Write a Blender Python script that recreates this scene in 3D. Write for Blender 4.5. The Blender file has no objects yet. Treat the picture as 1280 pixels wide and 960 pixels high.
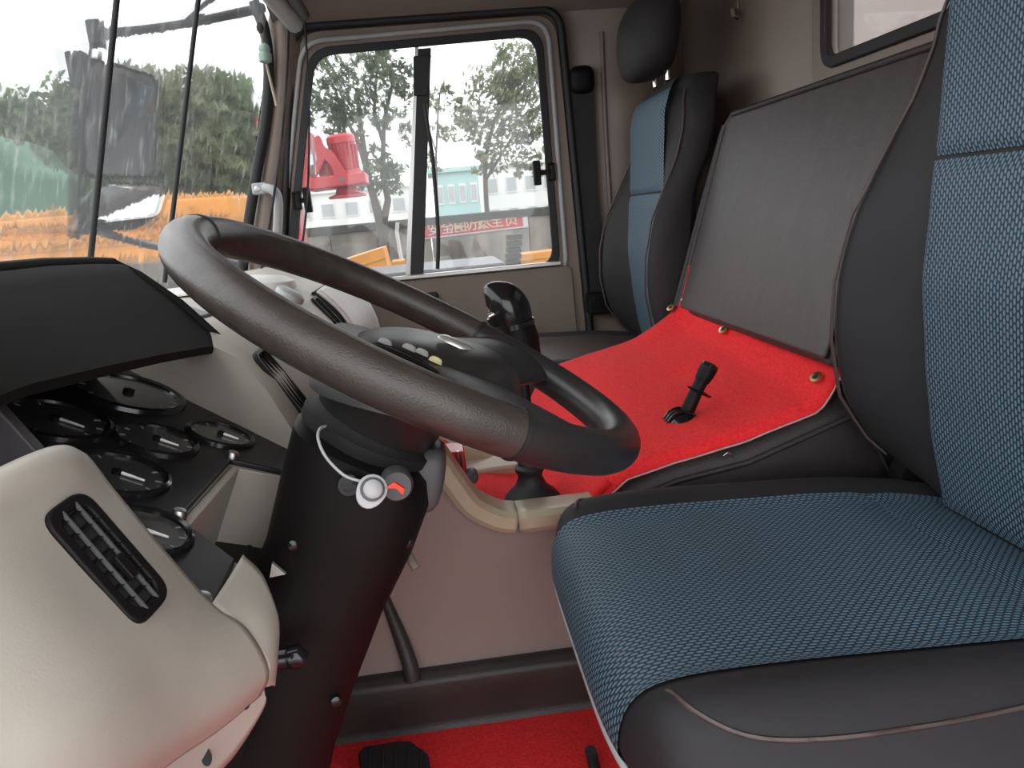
import bpy, bmesh, math, random
from mathutils import Vector, Matrix
random.seed(7)
PI = math.pi
S = bpy.context.scene
C = S.collection
# ------------------------------------------------------------------ camera
FPX = 967.0
MW = Matrix(((0.99076781, 0.10767651, -0.0823706),
             (-0.10357321, 0.20915754, -0.97238146),
             (-0.08747421, 0.97193564, 0.21837896)))
cd = bpy.data.cameras.new('camera')
cd.sensor_width = 36.0
cd.lens = 36.0 * FPX / 1280.0
cd.clip_start = 0.02
cam = bpy.data.objects.new('camera', cd)
C.objects.link(cam)
cam.matrix_world = MW.to_4x4()
S.camera = cam
# ------------------------------------------------------------------ overcast sky
wd = bpy.data.worlds.new('sky'); S.world = wd; wd.use_nodes = True
wn = wd.node_tree.nodes; wl = wd.node_tree.links
bg = wn['Background']
tc = wn.new('ShaderNodeTexCoord'); nz = wn.new('ShaderNodeTexNoise'); rp = wn.new('ShaderNodeValToRGB')
nz.inputs['Scale'].default_value = 1.6; nz.inputs['Detail'].default_value = 3
rp.color_ramp.elements[0].color = (0.86, 0.88, 0.92, 1); rp.color_ramp.elements[1].color = (1, 1, 1, 1)
wl.new(tc.outputs['Generated'], nz.inputs['Vector']); wl.new(nz.outputs['Fac'], rp.inputs['Fac'])
wl.new(rp.outputs['Color'], bg.inputs['Color'])
bg.inputs['Strength'].default_value = 1.45
S.view_settings.view_transform = 'Standard'
S.view_settings.look = 'None'
S.view_settings.gamma = 1
S.view_settings.use_curve_mapping = False
S.view_settings.exposure = 1.3

# ------------------------------------------------------------------ pixel helpers (directions only)
def ray(px, py):
    return MW @ Vector(((px - 640) / FPX, -(py - 480) / FPX, -1.0))
def PY(px, py, y):
    r = ray(px, py); return r * (y / r.y)
def PX(px, py, x):
    r = ray(px, py); return r * (x / r.x)
def PZ(px, py, z):
    r = ray(px, py); return r * (z / r.z)
def PP(px, py, p0, n):
    r = ray(px, py); return r * (p0.dot(n) / r.dot(n))

# ------------------------------------------------------------------ materials
MATS = {}
def nodes(m):
    return m.node_tree.nodes, m.node_tree.links, m.node_tree.nodes['Principled BSDF']
def mat(name, col, rough=0.5, metal=0.0, spec=0.5, var=0.0, vscale=8.0, bump=0.0, bscale=200.0, stretch=None, coat=0.0):
    m = bpy.data.materials.new(name); m.use_nodes = True
    n, l, p = nodes(m)
    p.inputs['Base Color'].default_value = (*col, 1)
    p.inputs['Roughness'].default_value = rough
    p.inputs['Metallic'].default_value = metal
    p.inputs['Specular IOR Level'].default_value = spec
    p.inputs['Coat Weight'].default_value = coat
    if var or bump:
        t = n.new('ShaderNodeTexCoord'); src = t.outputs['Object']
        if stretch:
            mp = n.new('ShaderNodeMapping'); mp.inputs['Scale'].default_value = stretch
            l.new(src, mp.inputs['Vector']); src = mp.outputs['Vector']
    if var:
        a = n.new('ShaderNodeTexNoise'); a.inputs['Scale'].default_value = vscale; a.inputs['Detail'].default_value = 6
        r = n.new('ShaderNodeValToRGB')
        r.color_ramp.elements[0].position = 0.3; r.color_ramp.elements[1].position = 0.7
        r.color_ramp.elements[0].color = (*[c * (1 - var) for c in col], 1)
        r.color_ramp.elements[1].color = (*[min(1, c * (1 + var)) for c in col], 1)
        l.new(src, a.inputs['Vector']); l.new(a.outputs['Fac'], r.inputs['Fac']); l.new(r.outputs['Color'], p.inputs['Base Color'])
    if bump:
        b = n.new('ShaderNodeTexNoise'); b.inputs['Scale'].default_value = bscale; b.inputs['Detail'].default_value = 3
        q = n.new('ShaderNodeBump'); q.inputs['Strength'].default_value = bump; q.inputs['Distance'].default_value = 0.002
        l.new(src, b.inputs['Vector']); l.new(b.outputs['Fac'], q.inputs['Height']); l.new(q.outputs['Normal'], p.inputs['Normal'])
    MATS[name] = m
    return m

mat('beige', (0.38, 0.3468, 0.2992), 0.5, var=0.07, vscale=14, bump=0.05, bscale=700)
mat('white_plastic', (0.66, 0.65, 0.62), 0.45, var=0.06, vscale=9, bump=0.08, bscale=600)
mat('cab_paint', (0.2, 0.155, 0.125), 0.45, var=0.1, vscale=5, bump=0.05, bscale=300)
mat('door_brown', (0.20, 0.155, 0.125), 0.55, var=0.12, vscale=6, bump=0.15, bscale=500)
mat('tunnel_brown', (0.235, 0.18, 0.16), 0.5, var=0.06, vscale=5, bump=0.1, bscale=500)
mat('headliner', (0.21, 0.17, 0.145), 0.85, var=0.06, vscale=8, bump=0.2, bscale=900)
mat('olive', (0.40, 0.34, 0.235), 0.38, var=0.05, vscale=12)
mat('tan_plastic', (0.42, 0.33, 0.235), 0.45, var=0.05)
mat('black_plastic', (0.007, 0.006, 0.006), 0.5, spec=0.18, bump=0.1, bscale=900)
mat('black_matte', (0.009, 0.009, 0.009), 0.75, bump=0.2, bscale=800)
mat('hood_black', (0.009, 0.009, 0.008), 0.8, spec=0.2, bump=0.25, bscale=900)
mat('black_gloss', (0.01, 0.01, 0.011), 0.16)
mat('rubber', (0.012, 0.012, 0.013), 0.6)
mat('panel_black', (0.016, 0.016, 0.018), 0.4, spec=0.3, bump=0.06, bscale=900)
mat('panel_grey', (0.06, 0.055, 0.06), 0.5)
mat('rim_leather', (0.042, 0.034, 0.030), 0.33, var=0.25, vscale=30, bump=0.25, bscale=500, stretch=(1, 4, 1))
mat('hub_plastic', (0.022, 0.02, 0.02), 0.36, bump=0.15, bscale=700)
mat('vinyl', (0.034, 0.029, 0.029), 0.45, spec=0.35, var=0.15, vscale=12, bump=0.35, bscale=420)
mat('vinyl_panel', (0.055, 0.048, 0.047), 0.40, spec=0.5, var=0.14, vscale=22, bump=0.3, bscale=260, stretch=(1, 3, 0.5))
mat('seat_black', (0.015, 0.0135, 0.015), 0.72, var=0.15, vscale=10, bump=0.12, bscale=1200)
mat('seat_vinyl', (0.065, 0.045, 0.042), 0.45, bump=0.2, bscale=500)
mat('red_paint', (0.3255, 0.007875, 0.01575), 0.38, var=0.08, vscale=3)
mat('red_gloss', (0.45, 0.008, 0.01), 0.25)
mat('chrome', (0.75, 0.73, 0.68), 0.18, metal=1.0)
mat('brass', (0.62, 0.5, 0.25), 0.3, metal=1.0)
mat('steel', (0.42, 0.42, 0.42), 0.35, metal=1.0)
mat('alu', (0.55, 0.54, 0.52), 0.32, metal=0.7)
mat('grey_paint', (0.36, 0.37, 0.36), 0.5)
mat('dark_grey', (0.085, 0.085, 0.088), 0.5)
mat('white', (0.5, 0.5, 0.51), 0.45)
mat('needle', (0.85, 0.85, 0.85), 0.5)
mat('dial', (0.045, 0.046, 0.046), 0.4, coat=1.0)
mat('red_plastic', (0.8, 0.06, 0.03), 0.35)
mat('icon', (0.55, 0.52, 0.24), 0.5)
mat('icon_grey', (0.25, 0.25, 0.24), 0.5)
mat('jade', (0.25, 0.36, 0.30), 0.25)
mat('string', (0.45, 0.38, 0.27), 0.8)
mat('concrete', (0.16, 0.145, 0.125), 0.9, var=0.6, vscale=2.2, bump=0.3, bscale=20, stretch=(1, 1, 0.35))
mat('coping', (0.036, 0.03375, 0.0315), 0.9, var=0.2)
mat('asphalt', (0.22, 0.21, 0.195), 0.55, var=0.3, vscale=1.2, bump=0.3, bscale=30)
mat('orange', (0.5338, 0.2149, 0.02929), 0.45, var=0.18, vscale=2.2)
mat('orange_dark', (0.2646, 0.126, 0.0315), 0.5, var=0.2)
mat('yellow', (0.372, 0.2093, 0.02325), 0.5, var=0.15)
mat('banner_red', (0.3375, 0.0225, 0.03375), 0.5, var=0.06, vscale=2)
mat('banner_white', (0.3938, 0.3675, 0.357), 0.5)
mat('banner_gold', (0.45, 0.3712, 0.2137), 0.5)
mat('building_white', (0.6, 0.59, 0.57), 0.8, var=0.05, vscale=0.6)
mat('building_pane', (0.30, 0.31, 0.31), 0.5)
mat('building_teal', (0.27, 0.42, 0.4), 0.6, var=0.08, vscale=0.6)
mat('bark', (0.0525, 0.0434, 0.035), 0.9, var=0.3, vscale=5)
mat('gravel', (0.084, 0.0672, 0.0504), 0.9, var=0.5, vscale=6, bump=0.8, bscale=12)
mat('mirror', (0.75, 0.77, 0.78), 0.06, metal=1.0)
mat('green_net', (0.045, 0.1035, 0.0675), 0.8, var=0.2, vscale=1.0)

def leaf_mat(name, c0, c1):
    m = bpy.data.materials.new(name); m.use_nodes = True
    n, l, p = nodes(m)
    t = n.new('ShaderNodeTexCoord'); a = n.new('ShaderNodeTexNoise'); a.inputs['Scale'].default_value = 2.5; a.inputs['Detail'].default_value = 5
    r = n.new('ShaderNodeValToRGB'); r.color_ramp.elements[0].position = 0.35; r.color_ramp.elements[1].position = 0.65
    r.color_ramp.elements[0].color = (*c0, 1); r.color_ramp.elements[1].color = (*c1, 1)
    l.new(t.outputs['Object'], a.inputs['Vector']); l.new(a.outputs['Fac'], r.inputs['Fac']); l.new(r.outputs['Color'], p.inputs['Base Color'])
    p.inputs['Roughness'].default_value = 0.6
    tr = n.new('ShaderNodeBsdfTranslucent'); l.new(r.outputs['Color'], tr.inputs['Color'])
    mx = n.new('ShaderNodeMixShader'); mx.inputs['Fac'].default_value = 0.4
    l.new(p.outputs['BSDF'], mx.inputs[1]); l.new(tr.outputs['BSDF'], mx.inputs[2])
    l.new(mx.outputs['Shader'], n['Material Output'].inputs['Surface'])
    MATS[name] = m
leaf_mat('leaf_dark', (0.05923, 0.0816, 0.04739), (0.1382, 0.1711, 0.09872))
leaf_mat('leaf_green', (0.0724, 0.1158, 0.05923), (0.158, 0.2106, 0.1119))
leaf_mat('leaf_olive', (0.09872, 0.1158, 0.06318), (0.2237, 0.2434, 0.1382))

def mat_carpet():
    m = bpy.data.materials.new('red_carpet'); m.use_nodes = True
    n, l, p = nodes(m)
    t = n.new('ShaderNodeTexCoord')
    a = n.new('ShaderNodeTexNoise'); a.inputs['Scale'].default_value = 190; a.inputs['Detail'].default_value = 4; a.inputs['Roughness'].default_value = 0.75
    r = n.new('ShaderNodeValToRGB'); r.color_ramp.elements[0].position = 0.36; r.color_ramp.elements[1].position = 0.60
    r.color_ramp.elements[0].color = (0.72, 0.006, 0.012, 1); r.color_ramp.elements[1].color = (0.88, 0.024, 0.028, 1)
    l.new(t.outputs['Object'], a.inputs['Vector']); l.new(a.outputs['Fac'], r.inputs['Fac']); l.new(r.outputs['Color'], p.inputs['Base Color'])
    b = n.new('ShaderNodeBump'); b.inputs['Strength'].default_value = 0.6; b.inputs['Distance'].default_value = 0.003
    l.new(a.outputs['Fac'], b.inputs['Height']); l.new(b.outputs['Normal'], p.inputs['Normal'])
    p.inputs['Roughness'].default_value = 0.9
    p.inputs['Sheen Weight'].default_value = 0.15; p.inputs['Sheen Tint'].default_value = (1, 0.25, 0.2, 1)
    MATS['red_carpet'] = m
mat_carpet()

def mat_mesh(name, lu, lv, dark, light):
    """woven seat mesh: staggered light dashes on a dark ground, in UV metres"""
    m = bpy.data.materials.new(name); m.use_nodes = True
    n, l, p = nodes(m)
    uv = n.new('ShaderNodeUVMap'); sx = n.new('ShaderNodeSeparateXYZ'); l.new(uv.outputs['UV'], sx.inputs[0])
    def M(op, a, b=None):
        q = n.new('ShaderNodeMath'); q.operation = op
        for i, v in enumerate((a, b)):
            if v is None: continue
            if isinstance(v, (int, float)): q.inputs[i].default_value = v
            else: l.new(v, q.inputs[i])
        return q.outputs[0]
    a = M('DIVIDE', sx.outputs[0], lu); b = M('DIVIDE', sx.outputs[1], lv)
    row = M('FLOOR', b)
    a2 = M('ADD', a, M('MULTIPLY', row, 0.5))
    fa = M('SUBTRACT', M('FRACT', a2), 0.5); fb = M('SUBTRACT', M('FRACT', b), 0.5)
    d = M('ADD', M('POWER', M('MULTIPLY', M('ABSOLUTE', fa), 2.3), 2.5), M('POWER', M('MULTIPLY', M('ABSOLUTE', fb), 2.6), 2))
    mr = n.new('ShaderNodeMapRange'); mr.inputs['From Min'].default_value = 1.1; mr.inputs['From Max'].default_value = 0.45
    l.new(d, mr.inputs['Value'])
    mx = n.new('ShaderNodeMix'); mx.data_type = 'RGBA'
    l.new(mr.outputs['Result'], mx.inputs['Factor'])
    mx.inputs['A'].default_value = (*dark, 1); mx.inputs['B'].default_value = (*light, 1)
    l.new(mx.outputs['Result'], p.inputs['Base Color'])
    bp = n.new('ShaderNodeBump'); bp.inputs['Strength'].default_value = 0.5; bp.inputs['Distance'].default_value = 0.001
    l.new(mr.outputs['Result'], bp.inputs['Height']); l.new(bp.outputs['Normal'], p.inputs['Normal'])
    p.inputs['Roughness'].default_value = 0.6
    MATS[name] = m
mat_mesh('seat_mesh', 0.0085, 0.0042, (0.016, 0.026, 0.036), (0.12, 0.215, 0.28))
mat_mesh('seat_mesh_back', 0.0085, 0.0046, (0.016, 0.026, 0.036), (0.12, 0.215, 0.28))

def mat_glass(name, tint, wet, dust, sc=(60, 60, 2.0), drops=0.0, k=1.4):
    """dirty wet pane: tinted see-through, water film that bends the view up and down in streaks, a veil of dirt"""
    m = bpy.data.materials.new(name); m.use_nodes = True
    n, l = m.node_tree.nodes, m.node_tree.links
    n.remove(n['Principled BSDF']); out = n['Material Output']
    t = n.new('ShaderNodeTexCoord'); mp = n.new('ShaderNodeMapping'); mp.inputs['Scale'].default_value = sc
    l.new(t.outputs['Object'], mp.inputs['Vector'])
    a = n.new('ShaderNodeTexNoise'); a.inputs['Scale'].default_value = 1.0; a.inputs['Detail'].default_value = 4; a.inputs['Roughness'].default_value = 0.6
    l.new(mp.outputs['Vector'], a.inputs['Vector'])
    sb_ = n.new('ShaderNodeMath'); sb_.operation = 'SUBTRACT'; sb_.inputs[1].default_value = 0.5; l.new(a.outputs['Fac'], sb_.inputs[0])
    ml = n.new('ShaderNodeMath'); ml.operation = 'MULTIPLY'; ml.inputs[1].default_value = k; l.new(sb_.outputs[0], ml.inputs[0])
    cx = n.new('ShaderNodeCombineXYZ'); l.new(ml.outputs[0], cx.inputs[2])
    ge = n.new('ShaderNodeNewGeometry'); va = n.new('ShaderNodeVectorMath'); va.operation = 'ADD'
    l.new(ge.outputs['Normal'], va.inputs[0]); l.new(cx.outputs[0], va.inputs[1])
    vn_ = n.new('ShaderNodeVectorMath'); vn_.operation = 'NORMALIZE'; l.new(va.outputs[0], vn_.inputs[0])
    tr = n.new('ShaderNodeBsdfTransparent'); tr.inputs['Color'].default_value = (*tint, 1)
    rf = n.new('ShaderNodeBsdfRefraction'); rf.inputs['IOR'].default_value = 1.012; rf.inputs['Roughness'].default_value = 0.2
    rf.inputs['Color'].default_value = (*tint, 1); l.new(vn_.outputs[0], rf.inputs['Normal'])
    df = n.new('ShaderNodeBsdfTranslucent'); df.inputs['Color'].default_value = (0.9, 0.92, 0.92, 1)
    gl = n.new('ShaderNodeBsdfGlossy'); gl.inputs['Roughness'].default_value = 0.02
    m1 = n.new('ShaderNodeMixShader'); m1.inputs['Fac'].default_value = wet
    l.new(tr.outputs[0], m1.inputs[1]); l.new(rf.outputs[0], m1.inputs[2])
    m2 = n.new('ShaderNodeMixShader'); b = n.new('ShaderNodeTexNoise'); b.inputs['Scale'].default_value = 2.2; b.inputs['Detail'].default_value = 4
    l.new(t.outputs['Object'], b.inputs['Vector'])
    r2 = n.new('ShaderNodeMapRange'); r2.inputs['From Min'].default_value = 0.3; r2.inputs['From Max'].default_value = 0.75
    r2.inputs['To Min'].default_value = dust * 0.4; r2.inputs['To Max'].default_value = dust * 1.4
    l.new(b.outputs['Fac'], r2.inputs['Value']); fac = r2.outputs['Result']
    if wet > 0.3:
        r4 = n.new('ShaderNodeMapRange'); r4.inputs['From Min'].default_value = 0.55; r4.inputs['From Max'].default_value = 0.72; r4.inputs['To Max'].default_value = 0.08
        l.new(a.outputs['Fac'], r4.inputs['Value'])
        a4 = n.new('ShaderNodeMath'); a4.operation = 'ADD'; l.new(fac, a4.inputs[0]); l.new(r4.outputs['Result'], a4.inputs[1]); fac = a4.outputs[0]
    if drops:
        v = n.new('ShaderNodeTexVoronoi'); v.inputs['Scale'].default_value = 140
        l.new(t.outputs['Object'], v.inputs['Vector'])
        r3 = n.new('ShaderNodeMapRange'); r3.inputs['From Min'].default_value = 0.22; r3.inputs['From Max'].default_value = 0.12; r3.inputs['To Max'].default_value = drops
        l.new(v.outputs['Distance'], r3.inputs['Value'])
        md = n.new('ShaderNodeMath'); md.operation = 'MULTIPLY'; l.new(r3.outputs['Result'], md.inputs[0]); l.new(b.outputs['Fac'], md.inputs[1])
        ad = n.new('ShaderNodeMath'); ad.operation = 'ADD'; l.new(fac, ad.inputs[0]); l.new(md.outputs[0], ad.inputs[1]); fac = ad.outputs[0]
    l.new(fac, m2.inputs['Fac']); l.new(m1.outputs[0], m2.inputs[1]); l.new(df.outputs[0], m2.inputs[2])
    m3 = n.new('ShaderNodeMixShader'); m3.inputs['Fac'].default_value = 0.025
    l.new(m2.outputs[0], m3.inputs[1]); l.new(gl.outputs[0], m3.inputs[2]); l.new(m3.outputs[0], out.inputs['Surface'])
    MATS[name] = m
mat_glass('windshield_glass', (0.82, 0.83, 0.83), 0.7, 0.05)
mat_glass('door_glass', (0.89, 0.90, 0.90), 0.12, 0.02, sc=(14, 14, 3), drops=0.06)
mat_glass('rear_glass', (0.36, 0.33, 0.315), 0.2, 0.08)

# ------------------------------------------------------------------ mesh helpers
def link(name, me, m, parent=None, smooth=True, kind=None):
    o = bpy.data.objects.new(name, me); C.objects.link(o)
    if isinstance(m, str): me.materials.append(MATS[m])
    if smooth:
        for p in me.polygons: p.use_smooth = True
    if parent:
        o.parent = parent; o.matrix_parent_inverse = Matrix.Translation(-parent.location)
    if kind: o['kind'] = kind
    return o
def raw(name, V, F, m, parent=None, smooth=True, kind=None, bevel=0, seg=2, sub=0, solid=0, soff=-1, uv=None, auto=None):
    me = bpy.data.meshes.new(name)
    me.from_pydata([tuple(v) for v in V], [], F); me.update()
    bm = bmesh.new(); bm.from_mesh(me); bmesh.ops.recalc_face_normals(bm, faces=bm.faces); bm.to_mesh(me); bm.free()
    if uv:
        L = me.uv_layers.new(name='UVMap')
        for lp in me.loops: L.data[lp.index].uv = uv[lp.vertex_index]
    o = link(name, me, m, parent, smooth, kind)
    if solid:
        q = o.modifiers.new('solid', 'SOLIDIFY'); q.thickness = solid; q.offset = soff
    if bevel:
        q = o.modifiers.new('bevel', 'BEVEL'); q.width = bevel; q.segments = seg; q.limit_method = 'ANGLE'; q.angle_limit = math.radians(35)
        q.harden_normals = True
    if sub:
        q = o.modifiers.new('sub', 'SUBSURF'); q.levels = sub; q.render_levels = sub
    if auto is not None and not bevel:
        try: me.set_sharp_from_angle(angle=math.radians(auto))
        except Exception: pass
    return o
def box(name, c, s, m, parent=None, R=None, bevel=0.003, seg=2, kind=None, sub=0):
    c = Vector(c); V = []
    for i in (-1, 1):
        for j in (-1, 1):
            for k in (-1, 1):
                v = Vector((i * s[0] / 2, j * s[1] / 2, k * s[2] / 2))
                if R is not None: v = R @ v
                V.append(c + v)
    F = [(0, 1, 3, 2), (4, 6, 7, 5), (0, 4, 5, 1), (2, 3, 7, 6), (0, 2, 6, 4), (1, 5, 7, 3)]
    return raw(name, V, F, m, parent, bevel=bevel, seg=seg, kind=kind, smooth=bool(bevel), sub=sub)
def frame(z, x=None):
    z = Vector(z).normalized()
    x = Vector(x) if x is not None else (Vector((0, 0, 1)) if abs(z.z) < 0.9 else Vector((1, 0, 0)))
    x = (x - z * x.dot(z)).normalized()
    return Matrix((x, z.cross(x), z)).transposed()
def lathe(name, base, axis, prof, m, parent=None, n=28, bevel=0, kind=None, sxy=(1, 1), xdir=None, auto=40):
    """prof: list of (radius, height along axis)"""
    R = frame(axis, xdir); base = Vector(base); V = []; F = []
    for r, h in prof:
        for i in range(n):
            a = 2 * PI * i / n
            V.append(base + R @ Vector((r * math.cos(a) * sxy[0], r * math.sin(a) * sxy[1], h)))
    k = len(prof)
    for j in range(k - 1):
        for i in range(n):
            F.append((j * n + i, j * n + (i + 1) % n, (j + 1) * n + (i + 1) % n, (j + 1) * n + i))
    F.append(tuple(range(n))); F.append(tuple((k - 1) * n + i for i in range(n)))
    return raw(name, V, F, m, parent, kind=kind, bevel=bevel, auto=auto)
def crom(pts, n):
    """Catmull-Rom through the points, n samples per span"""
    P = [Vector(p) for p in pts]; out = []
    for i in range(len(P) - 1):
        p0 = P[i - 1] if i else P[0] * 2 - P[1]; p1 = P[i]; p2 = P[i + 1]
        p3 = P[i + 2] if i + 2 < len(P) else P[-1] * 2 - P[-2]
        for k in range(n):
            t = k / n
            out.append(0.5 * ((2 * p1) + (p2 - p0) * t + (2 * p0 - 5 * p1 + 4 * p2 - p3) * t * t + (3 * p1 - p0 - 3 * p2 + p3) * t ** 3))
    out.append(P[-1]); return out
def tube(name, pts, r, m, parent=None, n=10, smoothn=0, kind=None, closed=False, flat=1.0, up=None):
    P = [Vector(p) for p in pts]
    if smoothn:
        if isinstance(r, (list, tuple)) and len(r) == len(P): r = [q.x for q in crom([Vector((v, 0, 0)) for v in r], smoothn)]
        P = crom(P, smoothn)
    K = len(P); rs = r if isinstance(r, (list, tuple)) else [r] * K
    if len(rs) != K:
        rs = [rs[0] + (rs[-1] - rs[0]) * i / (K - 1) for i in range(K)] if len(rs) == 2 else [rs[min(len(rs) - 1, int(i * len(rs) / K))] for i in range(K)]
    V = []; F = []; prev = up and Vector(up)
    for i in range(K):
        d = (P[(i + 1) % K] - P[i - 1]) if closed else (P[min(i + 1, K - 1)] - P[max(i - 1, 0)])
        R = frame(d, prev); prev = R.col[0]
        for j in range(n):
            a = 2 * PI * j / n
            V.append(P[i] + R @ Vector((rs[i] * math.cos(a), rs[i] * flat * math.sin(a), 0)))
    for i in range(K if closed else K - 1):
        for j in range(n):
            F.append((i * n + j, i * n + (j + 1) % n, ((i + 1) % K) * n + (j + 1) % n, ((i + 1) % K) * n + j))
    if not closed:
        F.append(tuple(range(n))); F.append(tuple((K - 1) * n + j for j in range(n)))
    return raw(name, V, F, m, parent, kind=kind, auto=60)
def prism(name, poly, d, m, parent=None, bevel=0.002, kind=None, smooth=True, seg=2):
    """closed planar polygon (world points) extruded by vector d"""
    d = Vector(d); k = len(poly)
    V = [Vector(p) for p in poly] + [Vector(p) + d for p in poly]
    F = [tuple(range(k)), tuple(range(k, 2 * k))] + [(i, (i + 1) % k, k + (i + 1) % k, k + i) for i in range(k)]
    return raw(name, V, F, m, parent, bevel=bevel, kind=kind, smooth=smooth and bool(bevel), seg=seg)
def patch(name, net, m, parent=None, n=8, solid=0, soff=-1, kind=None):
    rows = [crom(r, n) for r in net]
    cols = [crom([r[j] for r in rows], n) for j in range(len(rows[0]))]
    A = len(cols); B = len(cols[0]); V = [p for c in cols for p in c]
    F = [(i * B + j, i * B + j + 1, (i + 1) * B + j + 1, (i + 1) * B + j) for i in range(A - 1) for j in range(B - 1)]
    return raw(name, V, F, m, parent, solid=solid, soff=soff, kind=kind)
def loft(name, rings, m, parent=None, closed=True, cap=True, kind=None, sub=0, bevel=0, auto=50):
    n = len(rings[0]); V = [p for r in rings for p in r]; F = []
    for i in range(len(rings) - 1):
        for j in range(n if closed else n - 1):
            F.append((i * n + j, i * n + (j + 1) % n, (i + 1) * n + (j + 1) % n, (i + 1) * n + j))
    if cap: F += [tuple(range(n)), tuple((len(rings) - 1) * n + j for j in range(n))]
    return raw(name, V, F, m, parent, kind=kind, sub=sub, bevel=bevel, auto=auto)
def rquad(c, r, k=6):
    """rounded quad from 4 corner 3D points (in order), corner radius r"""
    out = []
    for i in range(4):
        p = Vector(c[i]); a = (Vector(c[i - 1]) - p).normalized(); b = (Vector(c[(i + 1) % 4]) - p).normalized()
        ri = r[i] if isinstance(r, (list, tuple)) else r
        for j in range(k + 1):
            t = j / k
            out.append((1 - t) ** 2 * (p + a * ri) + 2 * t * (1 - t) * p + t * t * (p + b * ri))
    return out
def ringplate(name, inner, outer, d, m, parent=None, kind=None, bevel=0.002):
    """flat ring between two loops of the same length, extruded by d"""
    d = Vector(d); n = len(inner)
    V = list(inner) + list(outer) + [p + d for p in inner] + [p + d for p in outer]; F = []
    for i in range(n):
        j = (i + 1) % n
        F += [(i, j, n + j, n + i), (2 * n + i, 2 * n + j, 3 * n + j, 3 * n + i), (i, j, 2 * n + j, 2 * n + i), (n + i, n + j, 3 * n + j, 3 * n + i)]
    return raw(name, V, F, m, parent, kind=kind, bevel=bevel)
def offs(c, d):
    """offset a quad's corners outward by d in its own plane (parallel sides)"""
    c = [Vector(p) for p in c]; nrm = (c[1] - c[0]).cross(c[3] - c[0]).normalized(); out = []
    for i in range(4):
        e0 = (c[i] - c[i - 1]).normalized(); e1 = (c[(i + 1) % 4] - c[i]).normalized()
        n0 = e0.cross(nrm); n1 = e1.cross(nrm)
        b = (n0 + n1).normalized(); out.append(c[i] + b * (d / max(0.3, b.dot(n0))))
    return out
def thing(name, label, cat, loc, group=None):
    o = bpy.data.objects.new(name, None); C.objects.link(o); o.location = Vector(loc); o.empty_display_size = 0.05
    o['label'] = label; o['category'] = cat
    if group: o['group'] = group
    return o
def tag(o, label, cat, group=None):
    o['label'] = label; o['category'] = cat
    if group: o['group'] = group
    return o
ST = 'structure'

# ================================================================== CAB SHELL
YD = 2.20          # inner face of the passenger door
XR = 0.74          # rear wall
ZF = -0.72         # cab floor
ZC = 0.58          # ceiling
def ws(y, z):      # the windscreen surface
    return Vector((-0.60 + 0.30 * (z + 0.1) + 0.068 * abs((y - 1.1) / 1.1) ** 4, y, z))
box('floor', (0.07, 1.12, ZF - 0.02), (1.36, 2.26, 0.04), 'vinyl', kind=ST, bevel=0)
# ceiling with a cove along the door side
cv = [(-0.05, 0.60), (0.4, 0.60), (1.75, 0.60), (1.98, 0.585), (2.12, 0.55), (2.22, 0.50), (2.26, 0.50), (2.26, 0.66), (-0.05, 0.66)]
prism('ceiling', [Vector((-0.345, y, z)) for y, z in cv], (1.125, 0, 0), 'headliner', kind=ST, bevel=0)
# rear wall with the bunk window opening
wr = [Vector((XR, 1.40, 0.215)), Vector((XR, 1.40, 0.50)), Vector((XR, 0.72, 0.50)), Vector((XR, 0.72, 0.215))]
wro = rquad([Vector((XR, 2.24, ZF)), Vector((XR, 2.24, 0.62)), Vector((XR, -0.02, 0.62)), Vector((XR, -0.02, ZF))], 0.001)
ringplate('wall_rear', rquad(offs(wr, 0.018), 0.04), wro, (0.05, 0, 0), 'cab_paint', kind=ST, bevel=0)
w3 = ringplate('window_3', rquad(wr, 0.03), rquad(offs(wr, 0.02), 0.045), (-0.014, 0, 0), 'rubber', kind=ST, bevel=0.003)
prism('pane', [p + Vector((0.012, 0, 0)) for p in rquad(offs(wr, 0.005), 0.03)], (0.004, 0, 0), 'rear_glass', w3, bevel=0)
ringplate('trim_1', rquad(offs(wr, 0.02), 0.045), rquad(offs(wr, 0.062), 0.06), (-0.008, 0, 0), 'cab_paint', kind=ST, bevel=0.004)
# passenger door
def D(px, py): return PY(px, py, YD)
glass = [D(394, 70), D(669, 45), D(692, 330), D(364, 356)]
dorl = [D(369, 34), D(694, 8), D(716, 330), D(716, 640), D(300, 640), D(334, 356)]
do4 = [D(372, 40), D(694, 17), None, None]
do4[2] = Vector((do4[1].x + 0.035, YD, -0.70)); do4[3] = Vector((-0.52, YD, -0.70))
door = ringplate('door_1', rquad(offs(glass, 0.012), 0.055), rquad(do4, [0.06, 0.06, 0.03, 0.03]), (0, 0.05, 0), 'cab_paint', kind=ST, bevel=0.004)
tube('weatherstrip', rquad([p + Vector((0, -0.004, 0)) for p in offs(do4, 0.012)], [0.06, 0.06, 0.03, 0.03], 8), 0.011, 'rubber', door, closed=True, n=8)
tube('door_frame_bead', rquad([p + Vector((0, -0.004, 0)) for p in offs(glass, 0.036)], 0.06, 8), 0.007, 'grey_paint', door, closed=True, n=8)
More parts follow.
